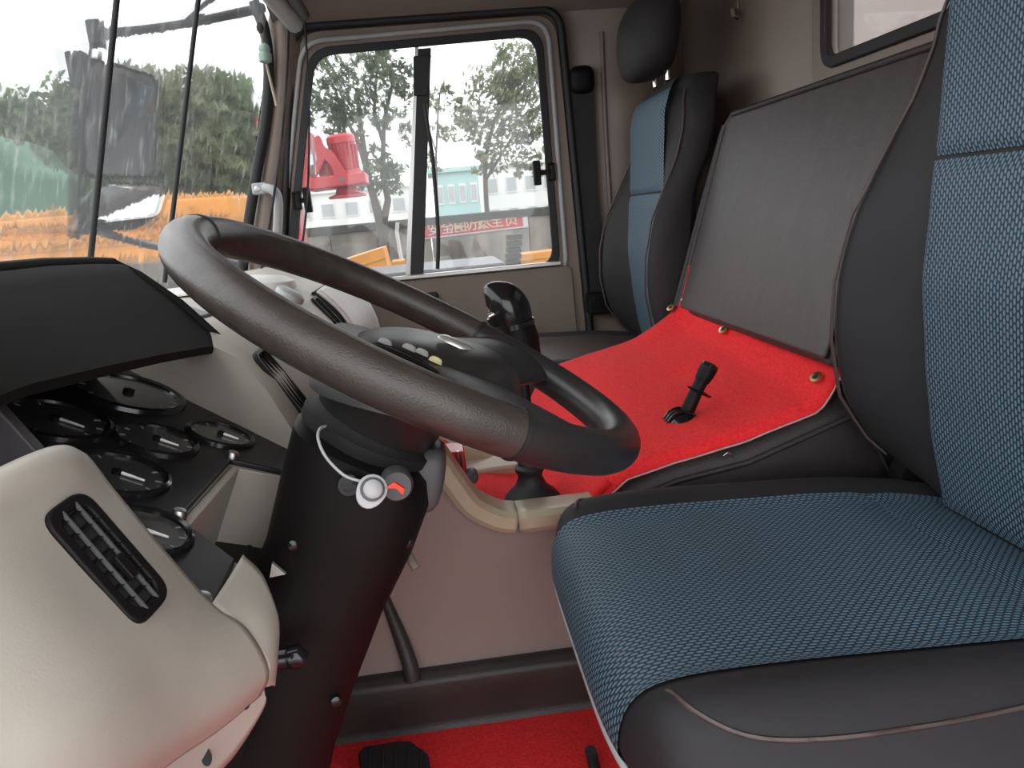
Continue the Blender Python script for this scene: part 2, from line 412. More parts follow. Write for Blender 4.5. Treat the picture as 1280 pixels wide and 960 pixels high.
# lower trim panel of the door
zs = -0.165
pan = [Vector((-0.47, YD, zs)), Vector((do4[1].x - 0.005, YD, zs)), Vector((do4[2].x - 0.03, YD, -0.66)), Vector((-0.5, YD, -0.66))]
prism('door_panel', rquad(pan, 0.02), (0, -0.012, 0), 'door_brown', door, bevel=0.004)
box('sill_strip', ((-0.42 + 0.33) / 2, YD - 0.012, -0.157), (0.80, 0.022, 0.012), 'alu', door)
a = PY(535, 377, YD - 0.02)
box('door_pull_recess', a, (0.06, 0.02, 0.05), 'rubber', door, bevel=0.006)
box('arm_rest', Vector((0.0, YD - 0.035, -0.33)), (0.42, 0.06, 0.05), 'door_brown', door, bevel=0.015, seg=3)
# door window: rubber, two panes, divider
w2 = ringplate('window_2', rquad(offs(glass, -0.002), 0.05), rquad(offs(glass, 0.019), 0.06), (0, -0.010, 0), 'rubber', kind=ST, bevel=0.003)
xm_t = D(530, 60); xm_b = D(521, 345)
yg = Vector((0, 0.014, 0)); gx = offs(glass, 0.014); gdz = Vector((0, 0, 0.012))
prism('pane', [p + yg for p in rquad([gx[0], xm_t + gdz, xm_b - gdz, gx[3]], [0.05, 0.002, 0.002, 0.05])], (0, 0.004, 0), 'door_glass', w2, bevel=0)
prism('pane', [p + yg * 1.6 for p in rquad([xm_t + gdz, gx[1], gx[2], xm_b - gdz], [0.002, 0.05, 0.05, 0.002])], (0, 0.004, 0), 'door_glass', w2, bevel=0)
hv = Vector((0.019, 0, 0))
prism('divider', [xm_t - hv, xm_t + hv, xm_b + hv, xm_b - hv], (0, 0.016, 0), 'rubber', w2, bevel=0.003)
e0, e1 = D(521, 58), D(507, 345)
prism('pane_edge', [e0 - hv * 0.25, e0 + hv * 0.25, D(513, 345), e1], (0, 0.012, 0), 'alu', w2, bevel=0.001)
e2 = D(527, 70)
prism('slider_cap', [e2 + Vector((-.022, 0, 0)), e2 + Vector((.026, 0, 0)), D(533, 120), D(517, 120)], (0, -0.008, 0), 'rubber', w2, bevel=0.002)
for px, py, s in ((385, 250, -1), (676, 216, 1)):
    b = PY(px, py, YD - 0.004)
    lt = box('window_latch', b + Vector((0 if s < 0 else -0.012, -0.008, 0)), (0.020, 0.02, 0.066), 'black_plastic', w2, bevel=0.003)
    q = b + Vector((0.028 * s, -0.004, 0))
    ringplate('latch_loop', rquad([q + Vector((-.006, 0, .018)), q + Vector((.006, 0, .018)), q + Vector((.006, 0, -.018)), q + Vector((-.006, 0, -.018))], .002, 2),
              rquad([q + Vector((-.011, 0, .024)), q + Vector((.011, 0, .024)), q + Vector((.011, 0, -.024)), q + Vector((-.011, 0, -.024))], .003, 2), (0, -0.008, 0), 'black_plastic', lt, bevel=0)
    box('latch_arm', b + Vector((0.014 * s, -0.004, 0)), (0.03, 0.008, 0.014), 'black_plastic', lt, bevel=0.001)
tag(tube('loose_seal', [PY(531, 130, 2.19), PY(535, 160, 2.185), PY(541, 200, 2.18), PY(546, 260, 2.178), PY(548, 300, 2.178), PY(547, 336, 2.18)], 0.0055, 'rubber', smoothn=6),
    'thin black rubber strip hanging loose against the rear pane of the door window', 'rubber strip')
# side wall behind / above / below the door
big = [Vector((-0.62, YD + 0.01, 0.62)), Vector((0.78, YD + 0.01, 0.62)), Vector((0.78, YD + 0.01, ZF)), Vector((-0.62, YD + 0.01, ZF))]
do5 = offs(do4, 0.004); do5 = [Vector((p.x, YD + 0.01, p.z)) for p in do5]
bigl = [Vector((do5[0].x - 0.03, YD + 0.01, 0.66)), Vector((0.79, YD + 0.01, 0.66)), Vector((0.79, YD + 0.01, ZF - 0.04)), Vector((-0.62, YD + 0.01, ZF - 0.04))]
ringplate('wall_right', rquad(do5, [0.06, 0.06, 0.03, 0.03]), rquad(bigl, 0.002), (0, 0.05, 0), 'cab_paint', kind=ST, bevel=0)
# raised pillar pressing on the side wall beside the belt
for k, (pts, w) in enumerate((([(752, 40), (757, 160), (764, 280)], 0.007),)):
    tube('trim_2', [PY(x, y, YD + 0.010) for x, y in pts], w, 'cab_paint', kind=ST, smoothn=5)
# left side of the cab: only the pillar behind the open driver's door and the sill
dl = rquad([Vector((-0.38, -0.04, 0.58)), Vector((0.60, -0.04, 0.58)), Vector((0.62, -0.04, ZF + 0.01)), Vector((-0.56, -0.04, ZF + 0.01))], 0.05)
ringplate('wall_left', dl, rquad([Vector((-0.46, -0.04, 0.66)), Vector((0.79, -0.04, 0.66)), Vector((0.79, -0.04, ZF - 0.04)), Vector((-0.63, -0.04, ZF - 0.04))], 0.002), (0, -0.05, 0), 'cab_paint', kind=ST, bevel=0)
# A pillar between windscreen and door
lf = [(330, 0), (338, 60), (337, 110), (327, 190), (316, 260), (308, 320), (302, 380)]
rt = [(384, 0), (378, 60), (374, 110), (364, 190), (356, 260), (350, 320), (344, 380)]
rings = []
for (x0, y0), (x1, y1) in zip(lf, rt):
    a = PY(x0, y0, 2.19); b = PY(x1, y1, YD + 0.005); mid = (a + b) / 2 + Vector((0.012, -0.03, 0))
    rings.append([a, a * .7 + b * .3 + Vector((0.0, -0.028, 0)), mid, b + Vector((-.01, -.01, 0)), b, b + Vector((0, 0.06, 0)), a + Vector((-0.03, 0.06, 0))])
loft('trim_3', [crom(r, 1) for r in rings], 'cab_paint', kind=ST, sub=1)
# windscreen
ny, nzz = 24, 12; V = []; F = []
for i in range(ny + 1):
    for j in range(nzz + 1):
        y = 0.02 + 2.17 * i / ny; z = -0.14 + 0.74 * j / nzz; V.append(ws(y, z))
for i in range(ny):
    for j in range(nzz):
        F.append((i * (nzz + 1) + j, (i + 1) * (nzz + 1) + j, (i + 1) * (nzz + 1) + j + 1, i * (nzz + 1) + j + 1))
raw('window_1', V, F, 'windshield_glass', kind=ST)
tube('trim_4', [PY(x, y, 2.165) for x, y in ((318, 2), (331, 40), (336, 90), (332, 150), (322, 210), (312, 270), (304, 330), (300, 372))], 0.014, 'rubber', kind=ST, smoothn=5)
tube('trim_5', [ws(y, 0.585) + Vector((0.02, 0, 0)) for y in [0.02 + 2.14 * i / 20 for i in range(21)]], 0.025, 'rubber', kind=ST)
# roof header mouldings above the windscreen
tube('trim_6', [Vector((-0.355, 0.05, 0.562)), Vector((-0.355, 1.2, 0.562)), PY(368, 30, 2.12)], 0.022, 'grey_paint', kind=ST)
tube('trim_7', [Vector((-0.30, 0.05, 0.585)), Vector((-0.30, 1.2, 0.585)), PY(378, 18, 2.12)], 0.018, 'dark_grey', kind=ST)
# panel step in the headliner
prism('trim_8', [Vector((-0.2, 1.86, 0.60)), Vector((-0.2, 2.02, 0.535)), Vector((-0.2, 2.04, 0.56)), Vector((-0.2, 1.9, 0.62))], (0.75, 0, 0), 'headliner', kind=ST, bevel=0.006)
# bulkhead below the windscreen
box('wall_front', (-0.615, 1.1, -0.43), (0.03, 2.26, 0.62), 'black_matte', kind=ST, bevel=0)

# ================================================================== TUNNEL / ENGINE COVER
YT = 1.0
tun = thing('engine_cover', 'black vinyl engine cover with brown side panel between the two seats', 'engine cover', (0.25, 1.3, ZF))
# upper vinyl hump: profile in XZ swept over Y with a rounded near shoulder
def ztop(x):
    pts = [(-0.10, -0.445), (0.10, -0.442), (0.16, -0.43), (0.23, -0.372), (0.30, -0.352), (0.40, -0.338), (0.50, -0.305), (0.56, -0.285), (0.74, -0.27)]
    for (a, za), (b, zb) in zip(pts, pts[1:]):
        if x <= b: return za + (zb - za) * (x - a) / (b - a)
    return pts[-1][1]
def zcrown(y): return 0.018 * min(1, max(0, (y - YT) / 0.35)) + 0.02 * max(0, (y - 1.3) / 0.3)
xs = [0.165, 0.19, 0.21, 0.235, 0.265, 0.30, 0.35, 0.40, 0.45, 0.50, 0.55, 0.60, 0.73]
rings = []
for x in xs:
    z = ztop(x)
    rings.append([Vector((x, 0.985, -0.60)), Vector((x, 0.982, z - 0.05)), Vector((x, 0.988, z - 0.018)), Vector((x, 1.005, z - 0.004)), Vector((x, 1.04, z)),
                  Vector((x, 1.2, z + zcrown(1.2))), Vector((x, 1.4, z + zcrown(1.4))), Vector((x, 1.56, z + zcrown(1.56))), Vector((x, 1.585, z - 0.01)), Vector((x, 1.59, -0.60))])
loft('vinyl_cover', rings, 'vinyl', tun, sub=1)
tube('piping', [Vector((x, 0.984, ztop(x) - 0.030)) for x in xs], 0.0045, 'vinyl', tun, n=8)
# seam running down at the rear of the cover
tube('seam', [Vector((0.552, 1.0, ztop(0.552))), Vector((0.556, 0.986, ztop(0.552) - 0.02)), Vector((0.60, 0.978, -0.40)), Vector((0.66, 0.975, -0.46))], 0.003, 'vinyl', tun, n=6)
# lower shelf carrying the gear lever
box('shelf', (0.045, 1.30, -0.50), (0.30, 0.55, 0.11), 'tunnel_brown', tun, bevel=0.004)
# side panel: top edge follows the curved trim
cur = [(520, 556), (545, 580), (566, 610), (590, 640), (622, 656), (645, 659), (720, 650), (790, 642)]
cpts = crom([PY(x, y, YT - 0.012) for x, y in cur], 5)
poly = cpts + [Vector((0.55, YT - 0.012, cpts[-1].z)), Vector((0.55, YT - 0.012, -0.64)), Vector((-0.30, YT - 0.012, -0.64)), Vector((-0.30, YT - 0.012, cpts[0].z + 0.10)), cpts[0] + Vector((-0.04, 0, 0.05))]
prism('side_panel', poly, (0, 0.03, 0), 'tunnel_brown', tun, bevel=0.003)
# olive trim strip in two lengths
def strip(name, pts, w, m, parent, up=0.02):
    V = []; F = []; k = len(pts)
    sec = [(-w * 0.5, 0.0), (-w * 0.5, -0.012), (-w * 0.25, -0.016), (w * 0.3, -0.016), (w * 0.5, -0.008), (w * 0.5, up)]
    for i, p in enumerate(pts):
        d = (pts[min(i + 1, k - 1)] - pts[max(i - 1, 0)]).normalized(); nrm = Vector((-d.z, 0, d.x))
        for a, b in sec: V.append(p + nrm * a + Vector((0, b, 0)))
    s = len(sec)
    for i in range(k - 1):
        for j in range(s - 1): F.append((i * s + j, i * s + j + 1, (i + 1) * s + j + 1, (i + 1) * s + j))
    return raw(name, V, F, m, parent, solid=0.003, soff=0, auto=30)
lo = [PY(x, y - 9, YT - 0.012) for x, y in cur]
s1 = crom(lo[:6], 6); s2 = crom([lo[5] + Vector((0.003, 0, 0))] + lo[6:], 6)
strip('edge_trim', s1, 0.026, 'olive', tun, 0.035)
strip('edge_trim', s2, 0.026, 'olive', tun, 0.035)
# black moulded skirting at the tunnel foot
prof = [(0.99, -0.615), (0.975, -0.612), (0.962, -0.622), (0.962, -0.64), (0.972, -0.66), (0.978, -0.70), (0.965, -0.72), (1.02, -0.72), (1.02, -0.615)]
prism('foot_skirting', [Vector((-0.32, y, z)) for y, z in prof], (0.95, 0, 0), 'vinyl', tun, bevel=0.006, seg=3)
tube('dark_upright', [PY(474, 730, 0.985), PY(488, 765, 0.982), PY(500, 795, 0.978), PY(512, 830, 0.965), PY(516, 850, 0.962)], [0.006, 0.008, 0.010, 0.011, 0.011], 'vinyl', tun, n=8, smoothn=3)  # dark tapering tube down the side panel onto the skirting

# small console between dash and gear lever
con = thing('console_tray', 'tan moulded storage tray behind the gear lever, below the dashboard', 'console', (0.0, 1.34, -0.44))
ca = PY(572, 566, 1.30)
prism('lower_box', [PY(578, 630, 1.25), PY(652, 622, 1.25), PY(650, 580, 1.25), PY(578, 590, 1.25)], (0, 0.22, 0), 'tan_plastic', con, bevel=0.006)
prism('upper_box', [PY(576, 596, 1.31), PY(627, 586, 1.31), PY(625, 573, 1.31), PY(570, 556, 1.31)], (0, 0.15, 0), 'olive', con, bevel=0.005)
lathe('screw', PY(615, 600, 1.249), (0, -1, 0), [(0.004, -0.002), (0.004, 0.002), (0.002, 0.003)], 'dark_grey', con, n=10)
# red side plate with bright strips beside the column
cp = thing('console_side_plate', 'dark red plate with bright metal strips beside the gear lever tray', 'plate', (-0.02, 1.15, -0.44))
prism('plate', [PY(556, 566, 1.12), PY(580, 564, 1.12), PY(590, 625, 1.12), PY(572, 612, 1.12)], (0, 0.05, 0), 'red_gloss', cp, bevel=0.002)
for x0, y0, x1, y1 in ((561, 566, 563, 588), (572, 564, 577, 606), (578, 568, 582, 612)):
    tube('metal_strip', [PY(x0, y0, 1.117), PY(x1, y1, 1.117)], 0.0022, 'chrome', cp, n=6)
lathe('knob', PY(590, 597, 1.112), (0, -1, 0), [(0.010, -0.02), (0.010, 0.002), (0.007, 0.006)], 'dark_grey', cp, n=14)

# ================================================================== RED CARPETS
def zmat(x, y):
    return ztop(x) + zcrown(y) + 0.009
# upper mat: outline in (x, y) read from the photo on the cover surface
out = [(0.175, 1.01), (0.25, 0.992), (0.33, 0.993), (0.42, 0.996), (0.50, 0.998), (0.535, 1.0), (0.542, 1.1), (0.54, 1.3), (0.53, 1.5), (0.525, 1.60), (0.47, 1.60), (0.36, 1.575), (0.25, 1.545), (0.195, 1.48), (0.185, 1.40), (0.18, 1.2)]
NU, NV = 36, 40; V = []; F = []
for i in range(NU + 1):
    u = i / NU
    for j in range(NV + 1):
        v = j / NV
        y = 0.993 + (1.585 - 0.993) * v
        xa = 0.155 + 0.012 * math.sin(v * 5) + (0.05 * max(0, (v - 0.8) / 0.2) ** 2)
        xb = 0.545 - 0.02 * v
        x = xa + (xb - xa) * u
        z = zmat(x, y) - 0.012 * max(0, (1.01 - y) / 0.017)
        if u > 0.9: z += 0.06 * ((u - 0.9) / 0.1) ** 1.3 * (0.75 + 0.35 * v)       # the rear hem climbs up the bunk board
        if v > 0.86: z += 0.05 * ((v - 0.86) / 0.14) ** 1.6 * max(0, (u - 0.5) / 0.5) ** 2
        z += 0.0025 * math.sin(x * 31 + y * 11) * math.sin(y * 23)
        V.append((x, y, z))
for i in range(NU):
    for j in range(NV):
        F.append((i * (NV + 1) + j, i * (NV + 1) + j + 1, (i + 1) * (NV + 1) + j + 1, (i + 1) * (NV + 1) + j))
um = thing('red_cover_mat', 'bright red pile mat laid over the black engine cover', 'mat', (0.35, 1.3, -0.34))
raw('pile', V, F, 'red_carpet', um, solid=0.008, soff=1)
tube('hem', [Vector(V[i * (NV + 1)]) + Vector((0, -0.002, -0.001)) for i in range(NU + 1)], 0.0013, 'banner_white', um, n=6)
for px, py in ((841, 384), (908, 417), (1024, 474)):
    ii = min(range(len(V)), key=lambda k: (lambda c: (c[0] - px) ** 2 + (c[1] - py) ** 2)(
        (lambda q: (640 + FPX * q.x / -q.z, 480 - FPX * q.y / -q.z))(MW.transposed() @ Vector(V[k]))))
    p = Vector(V[ii]); nrm = Vector((-0.65, -0.25, 0.72))
    g = lathe('grommet', p + nrm * 0.008, nrm, [(0.003, -0.001), (0.009, -0.001), (0.009, 0.0025), (0.005, 0.003), (0.004, 0.0)], 'brass', um, n=16)
    lathe('eyelet_hole', p + nrm * 0.009, nrm, [(0.004, 0), (0.004, 0.0008)], 'black_matte', g, n=12)
# shelf mat with a rumpled front edge
V = []; F = []; NU, NV = 26, 20
for i in range(NU + 1):
    for j in range(NV + 1):
        u, v = i / NU, j / NV
        x = -0.03 + 0.235 * u; y = 1.0 + 0.34 * v
        z = -0.434 + max(0, (u - 0.72)) / 0.28 * 0.055
        z += 0.05 * max(0, 1 - u / 0.14) ** 1.2 * (0.7 + 0.3 * math.sin(v * 9)) + 0.004 * math.sin(u * 14 + v * 5)
        if v > 0.7: z += 0.03 * ((v - 0.7) / 0.3) * (1 - u) * (0.5 + 0.5 * math.sin(u * 16))
        V.append((x, y, z))
for i in range(NU):
    for j in range(NV):
        F.append((i * (NV + 1) + j, i * (NV + 1) + j + 1, (i + 1) * (NV + 1) + j + 1, (i + 1) * (NV + 1) + j))
tag(raw('red_shelf_mat', V, F, 'red_carpet', solid=0.008, soff=1), 'small red pile mat around the gear lever boot', 'mat')
# floor mat
def fl(px, py): return PZ(px, py, ZF + 0.004)
edge = [fl(395, 985), fl(412, 925), fl(428, 884), fl(452, 888), fl(479, 899), fl(500, 893), fl(560, 886), fl(640, 876), fl(752, 862), fl(830, 856)]
base = [Vector((0.62, edge[-1].y - 0.01, ZF + 0.004)), Vector((0.62, 0.08, ZF + 0.004)), Vector((-0.30, 0.08, ZF + 0.004))]
tag(prism('red_floor_mat', edge + base, (0, 0, 0.009), 'red_carpet', bevel=0.002), 'flat red pile mat covering the driver footwell floor', 'mat')

# ================================================================== BUNK BACK BOARD
bb = thing('bunk_backrest', 'tall black vinyl backrest board standing between the seats, in front of the rear wall', 'backrest', (0.55, 1.29, -0.30))
y0, y1 = 0.955, 1.615
def bpt(y, t, o=0.0):        # t 0 bottom .. 1 top
    x = 0.503 + 0.125 * t; z = -0.238 + 0.385 * t
    return Vector((x, y, z)) + Vector((-0.95, 0, 0.31)) * o
def bring(y, t0, t1): return [bpt(y, t0), bpt(y, t1)]
q = [bpt(y1, 0), bpt(y1, 1), bpt(y0 - 0.035, 1), bpt(y0, 0)]
prism('board', rquad(q, [0.01, 0.035, 0.035, 0.01]), Vector((0.95, 0, -0.31)) * 0.05, 'vinyl', bb, bevel=0.008, seg=3)
qi = [bpt(y1 - 0.045, 0.02, 0.001), bpt(y1 - 0.03, 0.985, 0.001), bpt(y0 - 0.028, 0.985, 0.001), bpt(y0 + 0.01, 0.02, 0.001)]
prism('face_panel', rquad(qi, [0.005, 0.02, 0.02, 0.005]), Vector((-0.95, 0, 0.31)) * 0.008, 'vinyl_panel', bb, bevel=0.004, seg=3)
tube('edge_bead', [bpt(y1 - 0.034, 0.0, 0.006), bpt(y1 - 0.028, 0.5, 0.006), bpt(y1 - 0.02, 0.93, 0.006), bpt(y1 - 0.045, 1.0, 0.004), bpt(1.3, 1.0, 0.004), bpt(y0 - 0.03, 1.0, 0.004)], 0.006, 'vinyl', bb, n=8)
tube('side_bead', [bpt(y1 - 0.008, 0.0, 0.004), bpt(y1 - 0.006, 0.5, 0.004), bpt(y1 - 0.012, 0.95, 0.004)], 0.007, 'vinyl', bb, n=8)
lathe('stud', bpt(y1 - 0.05, 0.06, 0.008), (-0.95, 0, 0.31), [(0.004, 0), (0.004, 0.003), (0.002, 0.004)], 'steel', bb, n=10)

# ================================================================== SEATS
def interp(T, z):
    if z <= T[0][0]: return T[0][1]
    for (a, xa), (b, xb) in zip(T, T[1:]):
        if z <= b:
            t = (z - a) / (b - a); t = t * t * (3 - 2 * t) * 0.4 + t * 0.6; return xa + (xb - xa) * t
    return T[-1][1]
XC = [(-0.40, 0.592), (-0.293, 0.570), (-0.214, 0.561), (-0.119, 0.555), (-0.03, 0.562), (0.055, 0.571), (0.177, 0.578), (0.26, 0.60)]
XB = [(-0.415, 0.640), (-0.383, 0.592), (-0.33, 0.538), (-0.271, 0.503), (-0.195, 0.491), (-0.122, 0.495), (-0.043, 0.514), (0.022, 0.547), (0.086, 0.580), (0.14, 0.598), (0.202, 0.608), (0.26, 0.635)]
HW = [(-0.415, 0.235), (-0.30, 0.25), (-0.1, 0.25), (0.05, 0.235), (0.18, 0.215), (0.24, 0.18), (0.26, 0.15)]
def make_seat(name, label, yc, dx, dz, blue_cushion, ins='seat_mesh', TH=0.10, hdz=0.0, hdx=0.0, cdz=0.0):
    t = thing(name, label, 'seat', (0.38 + dx, yc, ZF))
    def W(x, y, z): return Vector((x + dx, yc + y, z + dz))
    # ---- cushion
    ny, npf = 40, 30
    def prof(y):
        s = abs(y) / 0.268; c = s ** 5
        xf = 0.102 + 0.055 * c
        bol = max(0, min(1, (abs(y) - 0.15) / 0.07)); bol = bol * bol * (3 - 2 * bol)
        zt = -0.380 + 0.022 * bol - 0.062 * max(0, (s - 0.70) / 0.30) ** 1.8
        pts = [(xf + 0.035, -0.452), (xf + 0.004, -0.437), (xf - 0.003, -0.42), (xf + 0.008, zt - 0.012), (xf + 0.04, zt + 0.004), (xf + 0.12, zt + 0.006), (0.36, zt), (0.46, zt - 0.006), (0.56, zt - 0.02), (0.66, zt - 0.045)]
        return crom([Vector((x, y, z)) for x, z in pts], 4)
    def surfz(x, y):
        pr = prof(y)[10:]
        for a, b in zip(pr, pr[1:]):
            if a.x <= x <= b.x: return a.z + (b.z - a.z) * (x - a.x) / max(1e-6, b.x - a.x)
        return pr[-1].z
    def grid(ys, off):
        V = []; UV = []
        for y in ys:
            pr = prof(y); acc = 0
            for i, p in enumerate(pr):
                d = (pr[min(i + 1, len(pr) - 1)] - pr[max(i - 1, 0)]).normalized()
                nrm = Vector((-d.z, 0, d.x))
                if i: acc += (p - pr[i - 1]).length
                q = p + nrm * off; V.append(W(q.x, q.y, q.z + cdz)); UV.append((acc, y))
        k = len(pr); F = [(i * k + j, i * k + j + 1, (i + 1) * k + j + 1, (i + 1) * k + j) for i in range(len(ys) - 1) for j in range(k - 1)]
        return V, F, UV, k
    ys = [-0.268 + 0.536 * i / ny for i in range(ny + 1)]
    V, F, UV, k = grid(ys, 0)
    for i in (0, ny):      # close the flanks
        b = len(V); yy = ys[i]
        for j in range(k):
            p = V[i * k + j]; V.append(Vector((p.x, p.y, -0.45 + dz)))
        F += [(i * k + j, i * k + j + 1, b + j + 1, b + j) for j in range(k - 1)]
    cu = raw('cushion', V, F, 'seat_black', t)
    ii = [-0.172 + 0.344 * i / 24 for i in range(25)]
    V, F, UV, k = grid(ii, 0.0025)
    # split the insert at the cross seam
    cut = 30
    for nm, lo_, hi_ in (('cushion_insert', 0, cut), ('rear_insert', cut, k - 1)):
        VV = []; U2 = []
        for i in range(25):
            for j in range(lo_, hi_ + 1):
                p = Vector(V[i * k + j]); e = 0.0022 if j in (lo_, hi_) and 0 < j < k - 1 else 0
                VV.append(p - Vector((0, 0, e))); U2.append(UV[i * k + j] if nm == 'cushion_insert' else (UV[i * k + j][1], UV[i * k + j][0]))
        kk = hi_ - lo_ + 1
        FF = [(i * kk + j, i * kk + j + 1, (i + 1) * kk + j + 1, (i + 1) * kk + j) for i in range(24) for j in range(kk - 1)]
        raw(nm, VV, FF, ins if blue_cushion else 'seat_vinyl', cu, uv=U2)
    # flank piping, near and far
    for s in (-1, 1):
        pts = crom([Vector((x, s * y, 0)) for x, y in ((0.140, 0.190), (0.152, 0.216), (0.185, 0.236), (0.24, 0.243), (0.32, 0.242), (0.42, 0.236), (0.55, 0.228))], 6)
        tube('piping', [W(p.x, p.y, surfz(p.x, p.y) + cdz) for p in pts], 0.0022, 'seat_vinyl', cu, n=6)
    # pan below
    pts = [prof(y)[0] for y in ys[2:-2]]
    tube('pan_edge', [W(p.x - 0.036, p.y, p.z + 0.012) for p in pts], 0.0035, 'white', t, n=6)
    prism('seat_pan', [W(0.15, -0.25, -0.45), W(0.15, 0.25, -0.45), W(0.64, 0.25, -0.45), W(0.64, -0.25, -0.45)], (0, 0, -0.04), 'dark_grey', t, bevel=0.01)
    zb = ZF - dz
    prism('pedestal', [W(0.26, -0.17, -0.49), W(0.26, 0.17, -0.49), W(0.58, 0.17, -0.49), W(0.58, -0.17, -0.49)], (0, 0, ZF + 0.49 - dz), 'black_matte', t, bevel=0.01)
    # ---- backrest
    zsl = [-0.415, -0.40, -0.383, -0.355, -0.33, -0.30, -0.271, -0.23, -0.195, -0.16, -0.122, -0.08, -0.043, -0.01, 0.022, 0.055, 0.086, 0.115, 0.14, 0.17, 0.202, 0.225, 0.245, 0.258, 0.262]
    rings = []
    for z in zsl:
        xc = interp(XC, z); xb = interp(XB, z); h = interp(HW, z)
        th = TH if z < 0.2 else TH - 0.05 * ((z - 0.2) / 0.062) ** 2
        xc2 = xc + (0.02 * ((z - 0.22) / 0.042) ** 2 if z > 0.22 else 0)
        half = [(0.0, xc2), (0.07, xc2), (0.135, xc2 + 0.001), (h - 0.085, xc2 * 0.75 + xb * 0.25), (h - 0.05, xc2 * 0.25 + xb * 0.75), (h - 0.022, xb), (h - 0.006, xb + 0.012), (h, xb + 0.035),
                (h - 0.002, max(xb + 0.06, xc + th * 0.7)), (h - 0.03, max(xb + 0.08, xc + th)), (h - 0.08, xc + th + 0.008), (0.0, xc + th + 0.012)]
        rings.append([W(x, y, z) for y, x in half] + [W(x, -y, z) for y, x in half[-2:0:-1]])
    bk = loft('backrest', rings, 'seat_black', t, sub=1)
    # blue inserts, upper and lower
    for nm, za, zb_ in (('lower_back_insert', -0.40, 0.013), ('upper_back_insert', 0.017, 0.235)):
        V = []; UV = []; A, B = 26, 20
        for i in range(A + 1):
            z = za + (zb_ - za) * i / A
            xc = interp(XC, z) + (0.02 * ((z - 0.22) / 0.042) ** 2 if z > 0.22 else 0)
            e = min(1, (z - za) / 0.012, (zb_ - z) / 0.012)
            for j in range(B + 1):
                y = -0.142 + 0.284 * j / B
                ey = min(1, (0.142 - abs(y)) / 0.012)
                V.append(W(xc - 0.002 - 0.006 * math.sqrt(max(0, min(e, ey))), y, z)); UV.append((z, y))
        F = [(i * (B + 1) + j, i * (B + 1) + j + 1, (i + 1) * (B + 1) + j + 1, (i + 1) * (B + 1) + j) for i in range(A) for j in range(B)]
        raw(nm, V, F, 'seat_mesh_back', bk, uv=UV)
    for s in (-1, 1):
        pts = [W(interp(XB, z) - 0.001, s * (interp(HW, z) - 0.022), z) for z in zsl[3:-3]]
        tube('bolster_seam', pts, 0.0025, 'seat_vinyl', bk, n=6)
    # recliner at the foot of the backrest
    for s in (-1, 1):
        lathe('recliner', W(0.63, s * 0.215, -0.40), (0, s, 0), [(0.05, 0), (0.05, 0.03), (0.04, 0.035)], 'black_plastic', t, n=20)
    # ---- headrest on two posts
    hr_ = []
    for z, wx, wy, xo in ((0.285, 0.028, 0.075, 0.60), (0.292, 0.042, 0.105, 0.60), (0.32, 0.056, 0.126, 0.602), (0.37, 0.062, 0.132, 0.606), (0.42, 0.060, 0.130, 0.612), (0.452, 0.045, 0.112, 0.618), (0.462, 0.026, 0.085, 0.62)):
        hr_.append([W(xo + hdx + wx * (abs(math.cos(a)) ** 0.8) * (1 if math.cos(a) >= 0 else -1), wy * (abs(math.sin(a)) ** 0.7) * (1 if math.sin(a) >= 0 else -1), z + hdz) for a in [2 * PI * i / 24 for i in range(24)]])
    loft('headrest', hr_, 'seat_black', t, sub=1)
    for s in (-1, 1):
        pz = tube('headrest_post', [W(0.618, s * 0.05, 0.225), W(0.614, s * 0.05, 0.30)], 0.006, 'chrome', t, n=12)
        lathe('post_sleeve', W(0.6176, s * 0.05, 0.245), (-0.05, 0, 1), [(0.011, 0), (0.011, 0.014), (0.008, 0.017)], 'black_plastic', t, n=14)
    return t
make_seat('driver_seat', 'driver seat with blue mesh centre and black bolsters beside the steering wheel', 0.70, 0, 0, True)
make_seat('passenger_seat', 'dark passenger seat with headrest and narrow blue back insert beside the far door', 1.87, -0.045, -0.005, False, TH=0.055, hdz=-0.01, hdx=-0.02, cdz=0.035)

# ================================================================== STEERING WHEEL
WC = Vector((-0.0247, 0.70, -0.1046)); WR = 0.206; WT = 0.541
wu = Vector((math.cos(WT), 0, -math.sin(WT))); wv = Vector((0, 0.9997, 0.0247)); wn_ = wu.cross(wv); wn_ = wn_ if wn_.z > 0 else -wn_
def WP(a, b, h=0.0): return WC + wu * a + wv * b + wn_ * h
def wpix(px, py, h=0.0):
    p = PP(px, py, WC + wn_ * h, wn_) - WC
    return p.dot(wu), p.dot(wv)
sw = thing('steering_wheel', 'large dark brown steering wheel in front of the driver seat', 'steering wheel', WC)
def arc(a0, a1, n=48): return [WP(WR * math.cos(a0 + (a1 - a0) * i / n), WR * math.sin(a0 + (a1 - a0) * i / n)) for i in range(n + 1)]
SG = math.radians(68)       # the smooth section between the seams at the driver side
tube('rim_grip', arc(SG, 2 * PI - SG, 110), 0.0185, 'rim_leather', sw, n=20, up=wn_)
tube('rim_lower', arc(-SG - 0.01, SG + 0.01, 64), 0.0182, 'hub_plastic', sw, n=20, up=wn_)
for a in (SG, -SG, math.radians(178)):
    tube('rim_seam', arc(a - 0.008, a + 0.008, 2), 0.0194, 'rubber', sw, n=20, up=wn_)
# boss under the pad
lathe('boss', WP(0, 0, -0.098), wn_, [(0.050, -0.006), (0.054, 0.0), (0.060, 0.03), (0.074, 0.05), (0.080, 0.068), (0.070, 0.078)], 'hub_plastic', sw, n=36)
